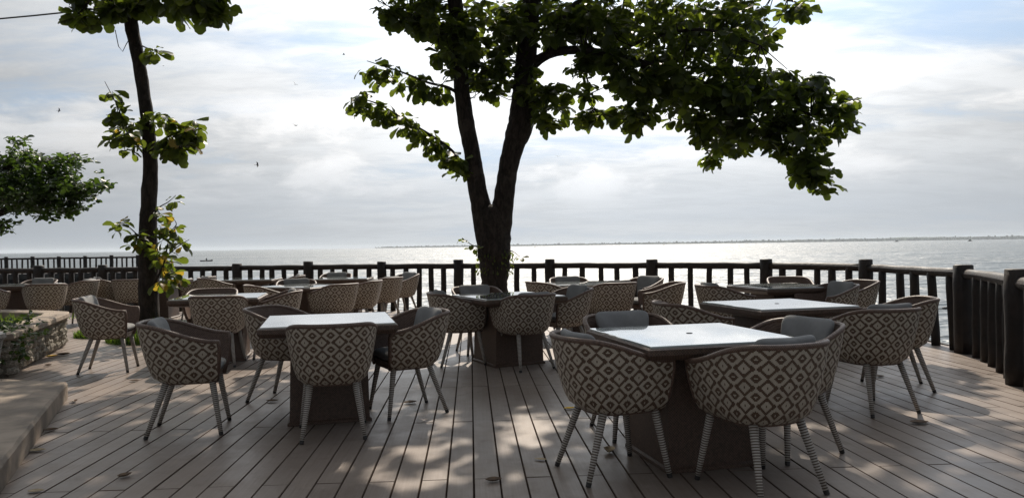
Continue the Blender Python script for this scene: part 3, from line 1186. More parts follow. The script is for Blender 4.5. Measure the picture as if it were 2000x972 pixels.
def main_tree():
    Z = 11.5
    base = W(964, 644, Z)
    base.z = 0
    t = link('almond_tree', None, loc=base, label='big forked almond tree in the middle, dark trunk and spreading leafy limbs', cat='tree')
    P = []
    P.append(limb('trunk', t, [(964, 650, Z, .26), (965, 600, Z, .22), (965, 555, Z, .205), (966, 520, Z, .235), (965, 490, Z, .26),
                               (964, 455, Z, .25), (963, 425, Z, .245), (962, 408, Z, .20), (961, 400, Z, .10)], 1, 20, .03, 6))
    P.append(limb('limb', t, [(957, 500, Z, .18), (951, 455, Z, .185), (941, 405, Z, .16), (931, 350, Z, .138), (925, 300, Z, .130), (914, 240, Z, .125),
                              (906, 170, Z - .1, .12), (901, 90, Z - .2, .112), (895, 0, Z - .3, .11), (872, -130, Z - .4, .08), (835, -260, Z - .5, .045)], 2, 16, .035))
    P.append(limb('limb', t, [(972, 500, Z, .18), (976, 455, Z, .185), (984, 400, Z, .162), (994, 335, Z, .150), (1006, 285, Z, .165), (1020, 245, Z, .205), (1027, 200, Z, .19),
                              (1031, 150, Z, .18), (1036, 80, Z, .16), (1046, 0, Z - .1, .14), (1070, -130, Z - .2, .10), (1105, -280, Z - .4, .05)], 3, 16, .04))
    P.append(limb('branch', t, [(1034, 135, Z, .10), (1075, 108, Z - .15, .075), (1120, 99, Z - .3, .068), (1170, 103, Z - .4, .06), (1280, 130, Z - .6, .05),
                                (1400, 172, Z - .8, .04), (1520, 212, Z - 1, .028), (1630, 228, Z - 1.1, .012)], 4, 10))
    P.append(limb('branch', t, [(1250, 122, Z - .55, .035), (1300, 170, Z - .4, .028), (1345, 235, Z - .2, .02), (1392, 310, Z - .1, .008)], 5, 7))
    P.append(limb('branch', t, [(1480, 200, Z - .9, .03), (1540, 260, Z - 1.1, .022), (1580, 320, Z - 1.2, .014), (1594, 372, Z - 1.2, .006)], 6, 7))
    P.append(limb('branch', t, [(1075, 108, Z - .15, .06), (1095, 50, Z, .055), (1150, 0, Z + .2, .05), (1290, -30, Z + .3, .04), (1440, -40, Z + .2, .03), (1570, 10, Z, .012)], 7, 8))
    P.append(limb('branch', t, [(1200, 107, Z - .45, .035), (1290, 70, Z - .9, .028), (1390, 60, Z - 1.2, .02), (1490, 90, Z - 1.4, .01)], 8, 7))
    P.append(limb('branch', t, [(914, 342, Z, .045), (902, 318, Z - .1, .032), (880, 290, Z - .2, .026), (840, 262, Z - .3, .022), (795, 235, Z - .4, .017), (745, 205, Z - .5, .012), (698, 190, Z - .6, .005)], 9, 7))
    P.append(limb('branch', t, [(907, 190, Z, .03), (880, 172, Z - .2, .024), (840, 162, Z - .4, .018), (790, 142, Z - .5, .013), (722, 120, Z - .6, .005)], 10, 7))
    P.append(limb('branch', t, [(902, 100, Z - .2, .035), (860, 60, Z - .5, .026), (810, 30, Z - .7, .018), (762, 12, Z - .8, .006)], 11, 7))
    P.append(limb('branch', t, [(1028, 215, Z, .03), (1065, 190, Z - .2, .02), (1100, 165, Z - .3, .012), (1128, 180, Z - .35, .005)], 12, 6))
    P.append(limb('branch', t, [(1130, 100, Z - .3, .014), (1150, 150, Z - .4, .012), (1160, 205, Z - .45, .008), (1200, 230, Z - .5, .006), (1250, 235, Z - .5, .004)], 13, 6))
    # small shoots low on the trunk
    P.append(limb('shoot', t, [(945, 485, Z - .25, .012), (925, 480, Z - .3, .008), (903, 466, Z - .35, .004)], 14, 5))
    P.append(limb('shoot', t, [(990, 488, Z - .25, .010), (1003, 492, Z - .3, .006), (1016, 502, Z - .32, .003)], 15, 5))
    fo = Foliage(11)
    r = fo.r
    blobs = [(825, 22, 70, 48, Z - .5, .9, 34), (895, 85, 52, 60, Z - .3, .8, 24), (960, 50, 80, 62, Z, 1.2, 44), (965, 160, 38, 36, Z - .1, .5, 13),
             (1060, 40, 85, 55, Z, 1.3, 40), (1078, 200, 30, 52, Z - .3, .5, 15), (1045, 170, 26, 40, Z - .3, .5, 8), (1170, 40, 90, 52, Z, 1.2, 46), (1290, 55, 110, 80, Z - .2, 1.4, 74),
             (1255, 150, 72, 46, Z - .5, .8, 34), (1240, 222, 62, 24, Z - .5, .6, 17), (1165, 228, 34, 16, Z - .5, .3, 7), (1430, 60, 88, 70, Z - .3, 1.3, 58),
             (1375, 175, 105, 76, Z - .7, 1.0, 72), (1495, 190, 92, 74, Z - .9, .9, 62), (1430, 262, 72, 36, Z - .8, .7, 26), (1560, 262, 62, 48, Z - 1, .7, 28),
             (1642, 215, 44, 40, Z - 1.1, .5, 17), (1594, 330, 38, 46, Z - 1.2, .4, 16), (1392, 312, 17, 18, Z - .1, .2, 5), (1580, 168, 48, 26, Z - 1, .6, 13),
             (1572, 12, 34, 30, Z, .4, 8), (1100, 170, 22, 22, Z - .3, .3, 3), (1152, 165, 14, 22, Z - .4, .2, 3), (1195, 112, 55, 24, Z - .4, .5, 14), (1142, 130, 22, 18, Z - .3, .3, 4), (985, 120, 40, 40, Z - .2, .6, 12), (935, 130, 26, 34, Z - .1, .4, 6)]
    mb = MB()
    for b in blobs:
        b = b[:6] + (int(b[6] * 1.6),)
        for c in blob_points(r, *b):
            fo.rosette(c, r.randint(6, 10), r.choice((.12, .15, .17, .19, .21)) * r.uniform(.9, 1.1))
            if r.random() < .5:
                twig_to(mb, c, P, base, r, .8)
    # leafy lower branches follow their twigs
    for idx, L, st in ((8, .19, 1), (9, .19, 1), (10, .2, 1)):
        path = P[idx]
        for i, (p, _) in enumerate(path):
            if i < (4 if idx == 8 else 7):
                continue
            for _ in range(2):
                fo.rosette(p + Vector((r.uniform(-.09, .09), r.uniform(-.15, .15), r.uniform(-.16, .06))), r.randint(4, 7), L * r.uniform(.8, 1.05), -0.4)
    for p in (P[13][-1][0], P[13][len(P[13]) // 2][0], P[14][-1][0]):
        fo.rosette(p, 5, .13, 0.1)
    # crown above the picture
    for (cx, cy_, cz, ax, ay, az, n) in ((0.7, 11.4, 7.3, 4.6, 3.0, 2.0, 560), (-0.2, 9.3, 6.6, 3.4, 1.8, 1.2, 330), (2.4, 9.6, 6.2, 2.2, 1.4, .8, 60), (-2.7, 11.9, 6.5, 2.5, 2.2, 1.1, 230)):
        for _ in range(n):
            while True:
                q = Vector((r.uniform(-1, 1), r.uniform(-1, 1), r.uniform(-1, 1)))
                if 0.15 < q.length < 1:
                    break
            c = Vector((cx + q.x * ax, cy_ + q.y * ay, cz + q.z * az))
            if proj(c)[1] > -70:
                continue
            fo.rosette(c, r.randint(7, 10), r.uniform(.19, .27))
            if r.random() < .3:
                twig_to(mb, c, P, base, r, 1.3, .009)
    link('twigs', mb.me('twigs', M['bark'], True), t, kind='stuff')
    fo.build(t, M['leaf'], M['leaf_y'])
    # moss and epiphytes bulging from the trunk
    mm = Foliage(3)
    for i in range(160):
        a = mm.r.uniform(0, 6.28)
        c = W(965, mm.r.uniform(484, 535), Z) + Vector((math.cos(a) * .27, math.sin(a) * .27, 0))
        mm.leaf(c, Vector((math.cos(a) * .5, math.sin(a) * .5, mm.r.uniform(-1.5, -.4))), mm.r.uniform(.03, .065), .5)
    mm.build(t, M['leaf'], M['leaf_y'], 0, 'moss_tuft')


def slim_tree():
    Z = 11.0
    base = W(290, 662, Z)
    base.z = 0
    t = link('almond_tree', None, loc=base, label='slim leaning almond tree at left, bare trunk with leafy shoots', cat='tree')
    P = []
    P.append(limb('trunk', t, [(290, 668, Z, 0.167), (289, 600, Z, 0.148), (290, 500, Z, 0.133), (291, 420, Z, 0.118), (296, 340, Z, 0.105), (295, 270, Z, 0.095),
                               (287, 190, Z, 0.090), (275, 110, Z, 0.087), (264, 50, Z, 0.095), (262, 0, Z, 0.087), (266, -90, Z, 0.068), (285, -220, Z - .2, .05)], 31, 16, .05))
    P.append(limb('branch', t, [(262, 20, Z, .06), (320, -10, Z - .3, .05), (400, -15, Z - .5, .035), (470, 0, Z - .6, .012)], 32, 8))
    P.append(limb('branch', t, [(262, 30, Z, .045), (235, 5, Z - .2, .035), (190, 0, Z - .4, .022), (165, 25, Z - .5, .010)], 33, 7))
    P.append(limb('shoot', t, [(293, 300, Z, .025), (310, 282, Z - .2, .018), (345, 262, Z - .3, .012), (392, 252, Z - .4, .005)], 34, 6))
    P.append(limb('shoot', t, [(295, 310, Z, .022), (275, 290, Z - .2, .014), (252, 250, Z - .35, .010), (230, 200, Z - .4, .006), (210, 160, Z - .45, .004)], 35, 6))
    P.append(limb('shoot', t, [(282, 90, Z - .1, .012), (296, 96, Z - .2, .008), (312, 100, Z - .25, .005)], 36, 5))
    P.append(limb('shoot', t, [(296, 560, Z - .15, .02), (318, 520, Z - .3, .014), (330, 470, Z - .35, .010), (345, 440, Z - .4, .006), (338, 425, Z - .4, .004)], 37, 6))
    P.append(limb('shoot', t, [(325, 500, Z - .3, .012), (350, 480, Z - .4, .008), (370, 468, Z - .45, .004)], 38, 5))
    P.append(limb('shoot', t, [(292, 420, Z - .1, .014), (312, 405, Z - .2, .010), (330, 395, Z - .25, .007), (345, 382, Z - .3, .004)], 39, 5))
    P.append(limb('shoot', t, [(288, 480, Z - .1, .014), (270, 460, Z - .25, .010), (250, 442, Z - .3, .006), (232, 434, Z - .35, .004)], 40, 5))
    mb = MB()
    mb.tube([W(232, 60, Z - .25) - base, W(238, 92, Z - .25) - base, W(246, 102, Z - .25) - base, W(253, 88, Z - .2) - base, W(262, 74, Z - .1) - base], .006, 5)
    link('hanging_twig', mb.me('hanging_twig', M['bark']), t)
    fo = Foliage(17)
    r = fo.r
    mb = MB()

    def fill(blobs, L, n0, n1, yel=0.0, tw=1.0):
        for b in blobs:
            b = b[:6] + (int(b[6] * 1.5 + .5),)
            for c in blob_points(r, *b):
                fo.rosette(c, r.randint(n0, n1), r.uniform(*L), yel=yel)
                twig_to(mb, c, P, base, r, tw, .007)
    fill([(172, 22, 20, 22, Z - .4, .3, 6), (232, 12, 26, 16, Z - .2, .4, 8), (285, 5, 30, 20, Z, .5, 10), (370, 2, 80, 26, Z - .4, .6, 30), (425, 22, 36, 14, Z - .5, .3, 7), (150, -12, 20, 15, Z - .4, .3, 4)], (.18, .24), 7, 9)
    fill([(255, 262, 34, 32, Z - .3, .3, 10), (240, 220, 22, 20, Z - .35, .25, 5), (345, 262, 36, 34, Z - .3, .35, 13), (388, 255, 14, 30, Z - .4, .2, 5), (330, 290, 24, 14, Z - .3, .3, 3), (315, 235, 25, 18, Z - .2, .3, 4)], (.15, .21), 5, 8, .06)
    fill([(224, 182, 8, 8, Z - .4, .1, 1), (308, 100, 6, 6, Z - .25, .1, 2)], (.19, .22), 5, 6)
    fill([(318, 408, 14, 14, Z - .25, .2, 2), (342, 388, 6, 6, Z - .3, .1, 1), (240, 438, 12, 10, Z - .3, .2, 2)], (.14, .19), 4, 6, .12)
    fill([(325, 450, 26, 22, Z - .35, .25, 5), (362, 472, 10, 10, Z - .4, .1, 2), (320, 505, 26, 22, Z - .3, .25, 6), (268, 480, 14, 26, Z - .3, .2, 3), (328, 545, 20, 16, Z - .3, .25, 4)], (.13, .19), 4, 7, .13)
    for (cx, cy_, cz, ax, ay, az, n) in ((-5.2, 11.0, 6.9, 3.2, 2.0, 1.5, 260), (-4.0, 9.0, 6.2, 2.6, 1.5, 1.0, 150)):
        for _ in range(n):
            while True:
                q = Vector((r.uniform(-1, 1), r.uniform(-1, 1), r.uniform(-1, 1)))
                if q.length < 1:
                    break
            c = Vector((cx + q.x * ax, cy_ + q.y * ay, cz + q.z * az))
            if proj(c)[1] > -60:
                continue
            fo.rosette(c, r.randint(7, 10), r.uniform(.19, .26))
            if r.random() < .3:
                twig_to(mb, c, P, base, r, 1.3, .009)
    link('twigs', mb.me('twigs', M['bark'], True), t, kind='stuff')
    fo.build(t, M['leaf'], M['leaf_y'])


def shore_tree():
    Z = 13.0
    base = Vector((-11.6, 12.6, 0))
    t = link('small_leaf_tree', None, loc=base, label='bushy small leaved tree reaching in from the left edge', cat='tree')
    P = []
    P.append(limb('trunk', t, [(-294, 650, 12.6, .2), (-285, 560, 12.7, .17), (-250, 480, 12.8, .15), (-190, 420, 12.9, .12), (-120, 400, Z, .1)], 51, 12))
    P.append(limb('branch', t, [(-120, 400, Z, .09), (-40, 425, Z, .075), (30, 405, Z, .055), (90, 375, Z, .04), (150, 362, Z, .025), (225, 368, Z, .006)], 52, 8))
    P.append(limb('branch', t, [(-120, 400, Z, .08), (-40, 350, Z, .06), (40, 320, Z, .04), (110, 310, Z, .025), (160, 300, Z, .006)], 53, 8))
    P.append(limb('branch', t, [(-40, 425, Z, .05), (0, 440, Z, .035), (22, 448, Z, .01)], 54, 6))
    fo = Foliage(23)
    r = fo.r
    mb = MB()
    bl = [(45, 325, 62, 36, Z, .9, 120), (20, 375, 80, 40, Z, 1.0, 190), (100, 360, 62, 36, Z, .8, 120), (135, 318, 34, 20, Z, .5, 34), (160, 375, 40, 22, Z, .5, 42),
          (200, 362, 28, 12, Z, .3, 16), (80, 405, 70, 22, Z, .7, 70), (150, 402, 34, 12, Z, .4, 16), (12, 440, 22, 16, Z, .4, 16), (40, 278, 22, 12, Z, .4, 9), (130, 350, 90, 50, Z, .7, 30),
          (-90, 340, 110, 80, Z, 1.6, 180)]
    for b in bl:
        for c in blob_points(r, *b):
            fo.rosette(c, r.randint(6, 9), r.uniform(.085, .13), 0.25)
            if r.random() < .5:
                twig_to(mb, c, P, base, r, .8, .006)
    link('twigs', mb.me('twigs', M['bark'], True), t, kind='stuff')
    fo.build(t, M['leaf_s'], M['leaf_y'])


main_tree()
slim_tree()
shore_tree()


# ------------------------------------------------------------------ left foreground: concrete step, stone planter, pot
def prism(name, poly, z0, z1, mat, parent=None, bev=0.02, **kw):
    n = len(poly)
    cx = sum(p[0] for p in poly) / n
    cy_ = sum(p[1] for p in poly) / n

    def sh(p, d):
        l = math.hypot(p[0] - cx, p[1] - cy_)
        return (p[0] - (p[0] - cx) / l * d, p[1] - (p[1] - cy_) / l * d)
    v = [(*p, z0) for p in poly] + [(*p, z1 - bev) for p in poly] + [(*sh(p, bev), z1) for p in poly]
    f = [tuple(range(n))[::-1], tuple(range(2 * n, 3 * n))]
    for q in range(2):
        for i in range(n):
            j = (i + 1) % n
            f.append((q * n + i, q * n + j, (q + 1) * n + j, (q + 1) * n + i))
    # poly given clockwise or not: recalc by area sign
    ar = sum(poly[i][0] * poly[(i + 1) % n][1] - poly[(i + 1) % n][0] * poly[i][1] for i in range(n))
    if ar < 0:
        f = [q[::-1] for q in f]
    return link(name, mesh(name, v, f, mat), parent, **kw)


prism('concrete_step', [(-3.97, 6.60), (-4.4, 6.72), (-5.6, 7.1), (-8.5, 8.0), (-9, 3), (-6, 0.5), (-1.3, 0.5), (-2.05, 2.4), (-2.87, 4.19), (-3.45, 5.45)], 0.002, 0.15, M['concrete'],
      label='low pale concrete step in the lower left corner', cat='step')


def planter():
    rng = random.Random(8)
    face = [(-5.55, 7.45), (-5.28, 7.75), (-5.60, 8.65), (-5.95, 9.6), (-6.17, 10.2), (-6.35, 10.5), (-6.7, 10.72), (-7.5, 10.95), (-9.2, 11.1), (-10.3, 10.0), (-10.2, 8.4), (-8.0, 7.6), (-6.2, 7.35)]
    o = link('stone_planter', None, loc=(-7.5, 9, 0), label='low rubble stone planter with pale rim at the left edge', cat='planter')
    b = Vector((-7.5, 9, 0))
    loop = face + [face[0]]
    mbw, mbc = MB(), MB()
    stones = []
    for i in range(4):
        r2 = random.Random(40 + i)
        V = []
        n = 8
        for z, k in ((-.5, .55), (-.25, .95), (.2, 1.0), (.5, .6)):
            for j in range(n):
                a = 2 * math.pi * j / n
                q = k * r2.uniform(.8, 1.12)
                V.append((math.cos(a) * .5 * q, math.sin(a) * .5 * q, z * r2.uniform(.85, 1.1)))
        Fs = [tuple(range(n))[::-1], tuple(range(3 * n, 4 * n))]
        for q in range(3):
            for j in range(n):
                k = (j + 1) % n
                Fs.append((q * n + j, q * n + k, (q + 1) * n + k, (q + 1) * n + j))
        stones.append(mesh('stone', V, Fs, M['stone']))
    cnt = 0
    for i in range(len(face)):
        a, c = Vector((*loop[i], 0)), Vector((*loop[i + 1], 0))
        t = c - a
        L = t.length
        d = t.normalized()
        nrm = Vector((d.y, -d.x, 0))      # outward for this winding
        ang = math.atan2(d.y, d.x)
        rot = Matrix.Rotation(ang, 3, 'Z')
        mid = (a + c) / 2 - b
        mbw.box(mid - nrm * 0.13 + Vector((0, 0, .195)), (L + .02, 0.2, .39), rot)
        if i < 7:
            z = 0.05
            while z < .39:
                hh = rng.uniform(.065, .10)
                x = rng.uniform(0, .06)
                while x < L:
                    ww = rng.uniform(.07, .17)
                    p = a + d * (x + ww / 2) - nrm * (0.03 + rng.uniform(-.015, .015)) - b
                    s_ = link('stone', stones[rng.randrange(4)], o, loc=(p.x, p.y, z + hh / 2 - .02 + rng.uniform(-.01, .01)))
                    s_.rotation_euler = (rng.uniform(-.2, .2), rng.uniform(-.25, .25), ang + rng.uniform(-.2, .2))
                    s_.scale = (ww * 1.02, rng.uniform(.10, .15), hh * 1.05)
                    cnt += 1
                    x += ww * .94
                z += hh * .92
    def offs(dist):
        n, out = len(face), []
        for i in range(n):
            a, p, c = (Vector(face[(i + q) % n]) for q in (-1, 0, 1))
            n1, n2 = (p - a).normalized(), (c - p).normalized()
            n1, n2 = Vector((n1.y, -n1.x)), Vector((n2.y, -n2.x))
            m = (n1 + n2).normalized()
            out.append(p + m * dist / max(.5, m.dot(n1)))
        return out
    n = len(face)
    lv = [(offs(.055), .395), (offs(.065), .41), (offs(.06), .452), (offs(.045), .462), (offs(-.24), .462), (offs(-.26), .45), (offs(-.26), .33)]
    V = [(p.x + 7.5, p.y - 9, z + (rng.uniform(-.004, .004) if 0 < q < 5 else 0)) for q, (ring, z) in enumerate(lv) for p in ring]
    Fc = [(q * n + i, q * n + (i + 1) % n, (q + 1) * n + (i + 1) % n, (q + 1) * n + i) for q in range(len(lv) - 1) for i in range(n)]
    Fc += [((len(lv) - 1) * n + i, (len(lv) - 1) * n + (i + 1) % n, (i + 1) % n, i) for i in range(n)]
    mbc.add(V, Fc)
    link('mortar_core', mbw.me('mortar_core', M['mortar']), o)
    link('rim', mbc.me('rim', M['concrete']), o)
    link('soil', mesh('soil', [(p[0] + 7.5, p[1] - 9, .36) for p in face], [tuple(range(len(face)))], M['soil']), o)
    # planting inside, spilling over the near end
    pl = link('planter_shrub', None, loc=(-5.7, 8.0, .36), label='leafy green shrub spilling over the near end of the stone planter', cat='shrub')
    fo = Foliage(31)
    r = fo.r
    for _ in range(60):
        c = Vector((-5.55 + r.gauss(0, .16), 8.05 + r.gauss(0, .22), .40 + abs(r.gauss(0, .10))))
        fo.rosette(c, 6, r.uniform(.05, .08), 0.3)
    for _ in range(24):
        c = Vector((-5.30 + r.uniform(-.06, .06), 7.95 + r.gauss(0, .2), r.uniform(.18, .44)))
        fo.rosette(c, 5, r.uniform(.05, .08), 0.0)
    fo.build(pl, M['leaf_s'], M['leaf_y'], 120, 'foliage')
    v, f = [], []
    for _ in range(1400):
        x, y = r.uniform(-9.5, -6.2), r.uniform(8.0, 10.6)
        a = r.random() * 6.3
        h = r.uniform(.05, .13)
        w = .006
        k = len(v)
        v += [(x - w, y, .36), (x + w, y, .36), (x + math.cos(a) * h * .5, y + math.sin(a) * h * .5, .36 + h)]
        f.append((k, k + 1, k + 2))
    link('planter_grass', mesh('planter_grass', v, f, M['grass']), kind='stuff', label='short dry grass growing inside the stone planter', cat='grass')


planter()

pot = link('plant_pot', None, loc=(-5.24, 7.10, .151), label='grey round pot at the left picture edge with an orange flower', cat='pot')
mb = MB()
mb.tube([(0, 0, 0), (0, 0, .02), (0, 0, .30), (0, 0, .33), (0, 0, .37)], [.23, .25, .30, .325, .325], 24)
link('bowl', mb.me('bowl', M['pot'], False), pot)
fo = Foliage(37)
for _ in range(30):
    fo.rosette(Vector((-5.24 + fo.r.gauss(0, .10), 7.10 + fo.r.gauss(0, .10), .55 + abs(fo.r.gauss(0, .05)))), 5, .07, .3)
fo.build(pot, M['leaf_s'], M['leaf_y'], 60, 'foliage')
for fx, fy, fz in ((0.22, -0.12, .43), (0.08, -0.2, .47), (0.18, .05, .49)):
    mb = MB()
    for i in range(6):
        a = i * math.pi / 3
        mb.add([(0, 0, 0), (.02 * math.cos(a - .5), .02 * math.sin(a - .5), .012), (.045 * math.cos(a), .045 * math.sin(a), .012), (.02 * math.cos(a + .5), .02 * math.sin(a + .5), .012)], [(0, 1, 2, 3)])
    q = link('flower', mb.me('flower', M['petal']), pot, loc=(fx, fy, fz))
    q.rotation_euler = (R(55), 0, .3)


def grass_patch(cx, cy_, rx, ry, hmax, n, label, seed):
    r = random.Random(seed)
    v, f = [], []
    for _ in range(n):
        a, q = r.random() * 6.283, r.random() ** .5
        x, y = cx + rx * q * math.cos(a), cy_ + ry * q * math.sin(a)
        m = (1 - q * q) * .06
        h = hmax * (.45 + .55 * r.random()) * (1 - .5 * q)
        b = r.random() * 6.283
        w = .008
        k = len(v)
        ex, ey = math.cos(b) * h * .45, math.sin(b) * h * .45
        px_, py_ = -math.sin(b) * w, math.cos(b) * w
        v += [(x - px_, y - py_, m), (x + px_, y + py_, m), (x + ex * .4 + px_ * .8, y + ey * .4 + py_ * .8, m + h * .6), (x + ex * .4 - px_ * .8, y + ey * .4 - py_ * .8, m + h * .6), (x + ex, y + ey, m + h)]
        f += [(k, k + 1, k + 2, k + 3), (k + 3, k + 2, k + 4)]
    n2 = 18
    k = len(v)
    v.append((cx, cy_, .07))
    for i in range(n2):
        a = 2 * math.pi * i / n2
        v.append((cx + rx * math.cos(a), cy_ + ry * math.sin(a), .003))
    for i in range(n2):
        f.append((k, k + 1 + i, k + 1 + (i + 1) % n2))
    link('grass', mesh('grass', v, f, M['grass']), kind='stuff', label=label, cat='grass')


grass_patch(-6.35, 11.45, .40, .35, .20, 900, 'low green grass mound beside the end of the stone planter', 3)
grass_patch(-5.15, 10.85, .75, .6, .30, 2200, 'tufts of green grass round the foot of the slim trunk', 4)


# ------------------------------------------------------------------ small things
def fallen(px, py, L, rot, mat, label, curl=0.25, z=0.004):
    L *= 0.72
    r = random.Random(int(px * 7 + py))
    g = G(px, py)
    V, Fc = [], []
    for i in range(6):
        x = i / 5
        w = math.sin(math.pi * min(1, x * .93 + .05)) ** .8 * .30
        for s_ in (-1, -.5, 0, .5, 1):
            V.append(((x - .5) * L, s_ * w * L, (curl * (abs(s_) ** 2) * w + curl * .8 * abs(x - .5) ** 2) * L + r.uniform(0, .01) * L))
    for i in range(5):
        for j in range(4):
            a = i * 5 + j
            Fc.append((a, a + 1, a + 6, a + 5))
    k = len(V)
    V += [(-.5 * L, -.01 * L, .02), (-.5 * L, .01 * L, .02), (-.72 * L, 0, .012)]
    Fc.append((k, k + 1, k + 2))
    V = [(x, y, max(z_, 0) + .001) for x, y, z_ in V]
    link('fallen_leaf', mesh('fallen_leaf', V, Fc, M[mat], None, True), loc=(g.x, g.y, z), rot=(0, 0, R(rot)), label=label, cat='leaf', group='leaves fallen on the deck')


fallen(1108, 799, .13, 20, 'yellow', 'bright yellow fallen leaf by the leg of the large front chair', .3)
fallen(1185, 884, .17, 80, 'dead_p', 'large pale curled leaf under the large front chair', .7)
fallen(958, 941, .13, 15, 'dead', 'dark brown fallen leaf at the bottom centre of the deck', .55)
fallen(1050, 899, .11, 160, 'dead_p', 'small pale fallen leaf left of the front chair leg', .2)
fallen(797, 788, .16, 30, 'dead', 'dark curled leaf below the chair right of the nearest left table', .4)
fallen(526, 785, .15, 170, 'dead', 'thin brown leaf near the pulled out left chair', .4)
fallen(1792, 828, .19, 5, 'dead', 'dark dry leaf on the sunny boards at right', .4)
fallen(237, 932, .12, 60, 'dead', 'small dark leaf on the boards at lower left', .6)
fallen(66, 882, .15, 10, 'dead_p', 'pale leaf lying beside the concrete step', .3)
fallen(93, 842, .13, 40, 'dead', 'brown leaf against the foot of the concrete step', .5)
fallen(62, 962, .12, 5, 'dead_p', 'pale leaf at the bottom left corner of the deck', .3)
fallen(140, 786, .13, 120, 'dead', 'dark leaf by the corner of the concrete step', .6)
fallen(120, 694, .22, 15, 'dead', 'large brown leaf at the foot of the stone planter', .5)
fallen(98, 698, .2, 60, 'yellow', 'olive yellow leaf at the foot of the stone planter', .5)
fallen(90, 715, .12, 0, 'dead', 'tiny brown leaf on the sunlit boards near the planter', .6)
fallen(258, 745, .13, 10, 'dead', 'dark leaf behind the pulled out chair on the shadow edge', .4)
fallen(1716, 737, .15, 30, 'dead', 'brown leaf under the back of the right chair', .4)

# cable from the slim tree to the left
mb = MB()
pts = []
for i in range(13):
    q = i / 12
    x0, x1 = -700, 225
    px = x0 + (x1 - x0) * q
    p = W(px, 27 + (16 - 27) * (px / 217), 10.8)
    p.z -= 0.12 * 4 * q * (1 - q) - 0.0
    pts.append(p)
mb.tube(pts, .011, 6)
link('overhead_cable', mb.me('overhead_cable', M['cable']), label='thin black cable crossing the sky to the slim tree', cat='cable')


def bird(px, py, Z, span, yaw, bank, flap, label):
    mb = MB()
    mb.tube([(-.55, 0, 0), (-.35, 0, .0), (0, 0, .02), (.28, 0, .03), (.42, 0, .02), (.5, 0, .01)], [.02, .06, .11, .10, .07, .01], 8)
    body = mb.me('body', M['bird'], True)
    o = link('flying_bird', None, loc=W(px, py, Z), rot=(bank, 0, yaw), label=label, cat='bird', group='small dark birds in the sky')
    o.scale = (span / 2,) * 3
    link('body', body, o)
    for s_ in (-1, 1):
        V = []
        for (x0, x1, y, z) in ((.22, -.18, .05, .03), (.30, -.12, .4, .03 + flap * .45), (.12, -.16, .75, .03 + flap * .6), (-.22, -.27, 1.05, .03 + flap * .5)):
            V += [(x0, s_ * y, z), ((x0 + x1) / 2, s_ * y, z + .03), (x1, s_ * y, z)]
        Fw = []
        for i in range(3):
            for j in range(2):
                a = i * 3 + j
                Fw.append((a, a + 1, a + 4, a + 3))
        link('wing', mesh('wing', V, Fw, M['bird']), o)
    mb = MB()
    mb.add([(-.5, -.03, 0), (-.5, .03, 0), (-.85, .14, 0), (-.72, 0, 0), (-.85, -.14, 0), (-.6, 0, .02)], [(0, 5, 3, 4), (5, 1, 2, 3)])
    link('tail', mb.me('tail', M['bird']), o)


bird(677, 108, 45, .34, .4, .5, .6, 'tiny bird high in the sky left of the forked tree')
bird(581, 166, 45, .30, 2.0, .6, .9, 'tiny bird below the bright cloud left of the forked tree')
bird(581, 246, 45, .46, 1.2, .25, .35, 'bird gliding with spread wings in the middle left sky')
bird(505, 323, 40, .38, .5, 1.0, .5, 'lowest dark bird banking over the left sea')
bird(1092, 306, 50, .34, 1.4, .2, .3, 'tiny bird just right of the forked trunk')
bird(120, 217, 50, .38, .3, 1.1, .4, 'pale looking bird above the left bushy tree')
bird(325, 130, 45, .18, .8, .3, .4, 'speck of a bird beside the slim trunk')


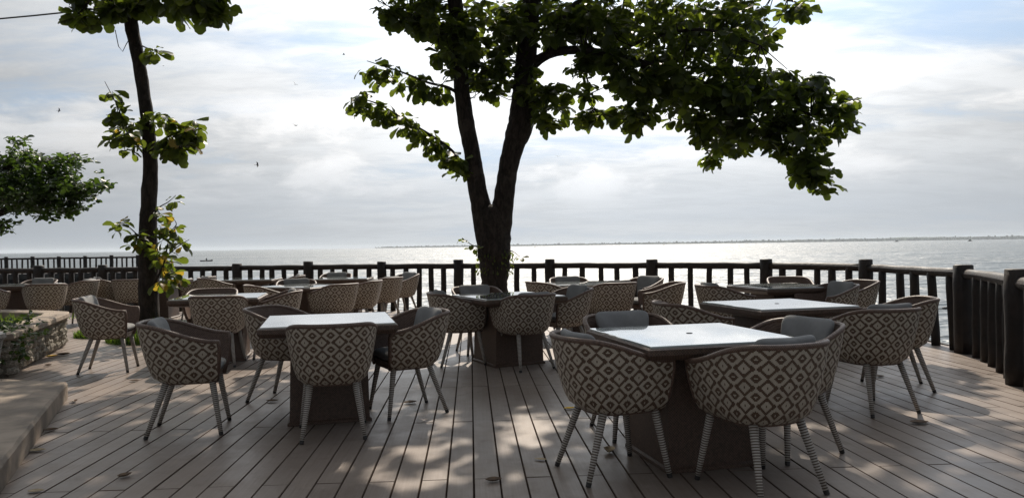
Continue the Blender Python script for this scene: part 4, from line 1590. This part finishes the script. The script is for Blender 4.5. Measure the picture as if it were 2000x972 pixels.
def boat(px, Z, L, label, cabin=True, rig=False, yaw=0.0):
    p = Vector(((px - 1000) / F * Z, Z, SEA_Z))
    o = link('small_boat', None, loc=p, rot=(0, 0, yaw), label=label, cat='boat', group='small boats on the sea')
    V, Fb = [], []
    st = [(-.5, .10, .10), (-.3, .13, .09), (0, .14, .09), (.3, .11, .10), (.5, .01, .15)]
    for x, w, h in st:
        V += [(x * L, -w * L, h * L), (x * L * .94, -w * L * .5, -.03 * L), (x * L * .94, w * L * .5, -.03 * L), (x * L, w * L, h * L)]
    for i in range(4):
        for j in range(3):
            a = i * 4 + j
            Fb.append((a, a + 1, a + 5, a + 4))
        Fb.append((i * 4 + 3, i * 4, i * 4 + 4, i * 4 + 7))
    Fb.append((0, 3, 2, 1))
    link('hull', mesh('hull', V, Fb, M['boat']), o)
    if cabin:
        mb = MB()
        mb.box((-.05 * L, 0, .19 * L), (.38 * L, .18 * L, .20 * L))
        mb.box((-.05 * L, 0, .30 * L), (.46 * L, .22 * L, .02 * L))
        link('cabin', mb.me('cabin', M['boat']), o)
        mb = MB()
        mb.tube([(.05 * L, 0, .28 * L), (.05 * L, 0, .5 * L)], .012 * L, 6)
        link('mast', mb.me('mast', M['boat']), o)
    else:
        mb = MB()
        mb.tube([(0, 0, .05 * L), (0, 0, .14 * L), (0, 0, .22 * L), (0, 0, .27 * L), (0, 0, .30 * L)], [.05 * L, .06 * L, .05 * L, .03 * L, .01 * L], 8)
        link('cover', mb.me('cover', M['boat'], True), o)
        for s_ in (-1, 1):
            mb = MB()
            mb.tube([(-.42 * L, s_ * .34 * L, .02 * L), (.42 * L, s_ * .34 * L, .02 * L)], .014 * L, 6)
            mb.tube([(0, 0, .10 * L), (0, s_ * .34 * L, .025 * L)], .01 * L, 5)
            link('outrigger', mb.me('outrigger', M['boat']), o)


boat(1895, 1500, 11, 'dark cabin boat far out on the sea at the right', True, yaw=.2)
boat(1752, 2000, 13, 'tiny boat far out, left of the dark cabin boat', True, yaw=.1)
boat(403, 260, 4.2, 'small outrigger boat on the sea beyond the slim trunk', False, yaw=.15)
boat(1045, 1600, 6, 'tiny low boat in the sun glitter right of the forked trunk', False)
boat(1297, 2200, 8, 'tiny boat on the brightest water below the far shore', False)

# line of floats on the water beyond the railing
br = link('float_line', None, loc=(10, 43, SEA_Z), label='dotted line of dark floats on the water beyond the right railing', cat='float line')
mb = MB()
mb.tube([(-24, 1.0, .02), (-8, 0, .02), (8, -1, .02), (24, -1.5, .02)], .02, 5)
link('rope', mb.me('rope', M['buoy']), br)
mb = MB()
mb.tube([(-.22, 0, .04), (-.16, 0, .04), (.16, 0, .04), (.22, 0, .04)], [.03, .09, .09, .03], 8)
fm = mb.me('float', M['buoy'], True)
for i in range(28):
    x = -23 + i * 1.7
    link('float', fm, br, loc=(x, np.interp(x, [-24, -8, 8, 24], [1, 0, -1, -1.5]), 0))


# ------------------------------------------------------------------ sea haze
m = bpy.data.materials.new('sea_haze')
m.use_nodes = True
k = NT(m.node_tree)
pv = k.n('ShaderNodeVolumePrincipled')
pv.inputs['Color'].default_value = (0.84, 0.92, 1.0, 1)
pv.inputs['Density'].default_value = 0.9e-4
pv.inputs['Anisotropy'].default_value = 0.2
out = k.n('ShaderNodeOutputMaterial')
k.put(out.inputs['Volume'], pv.outputs[0])
mb = MB()
mb.box((0, 0, 20), (31000, 31000, 50))
link('haze', mb.me('haze', m), kind='stuff', label='thin pale sea haze filling the air to the horizon', cat='haze')
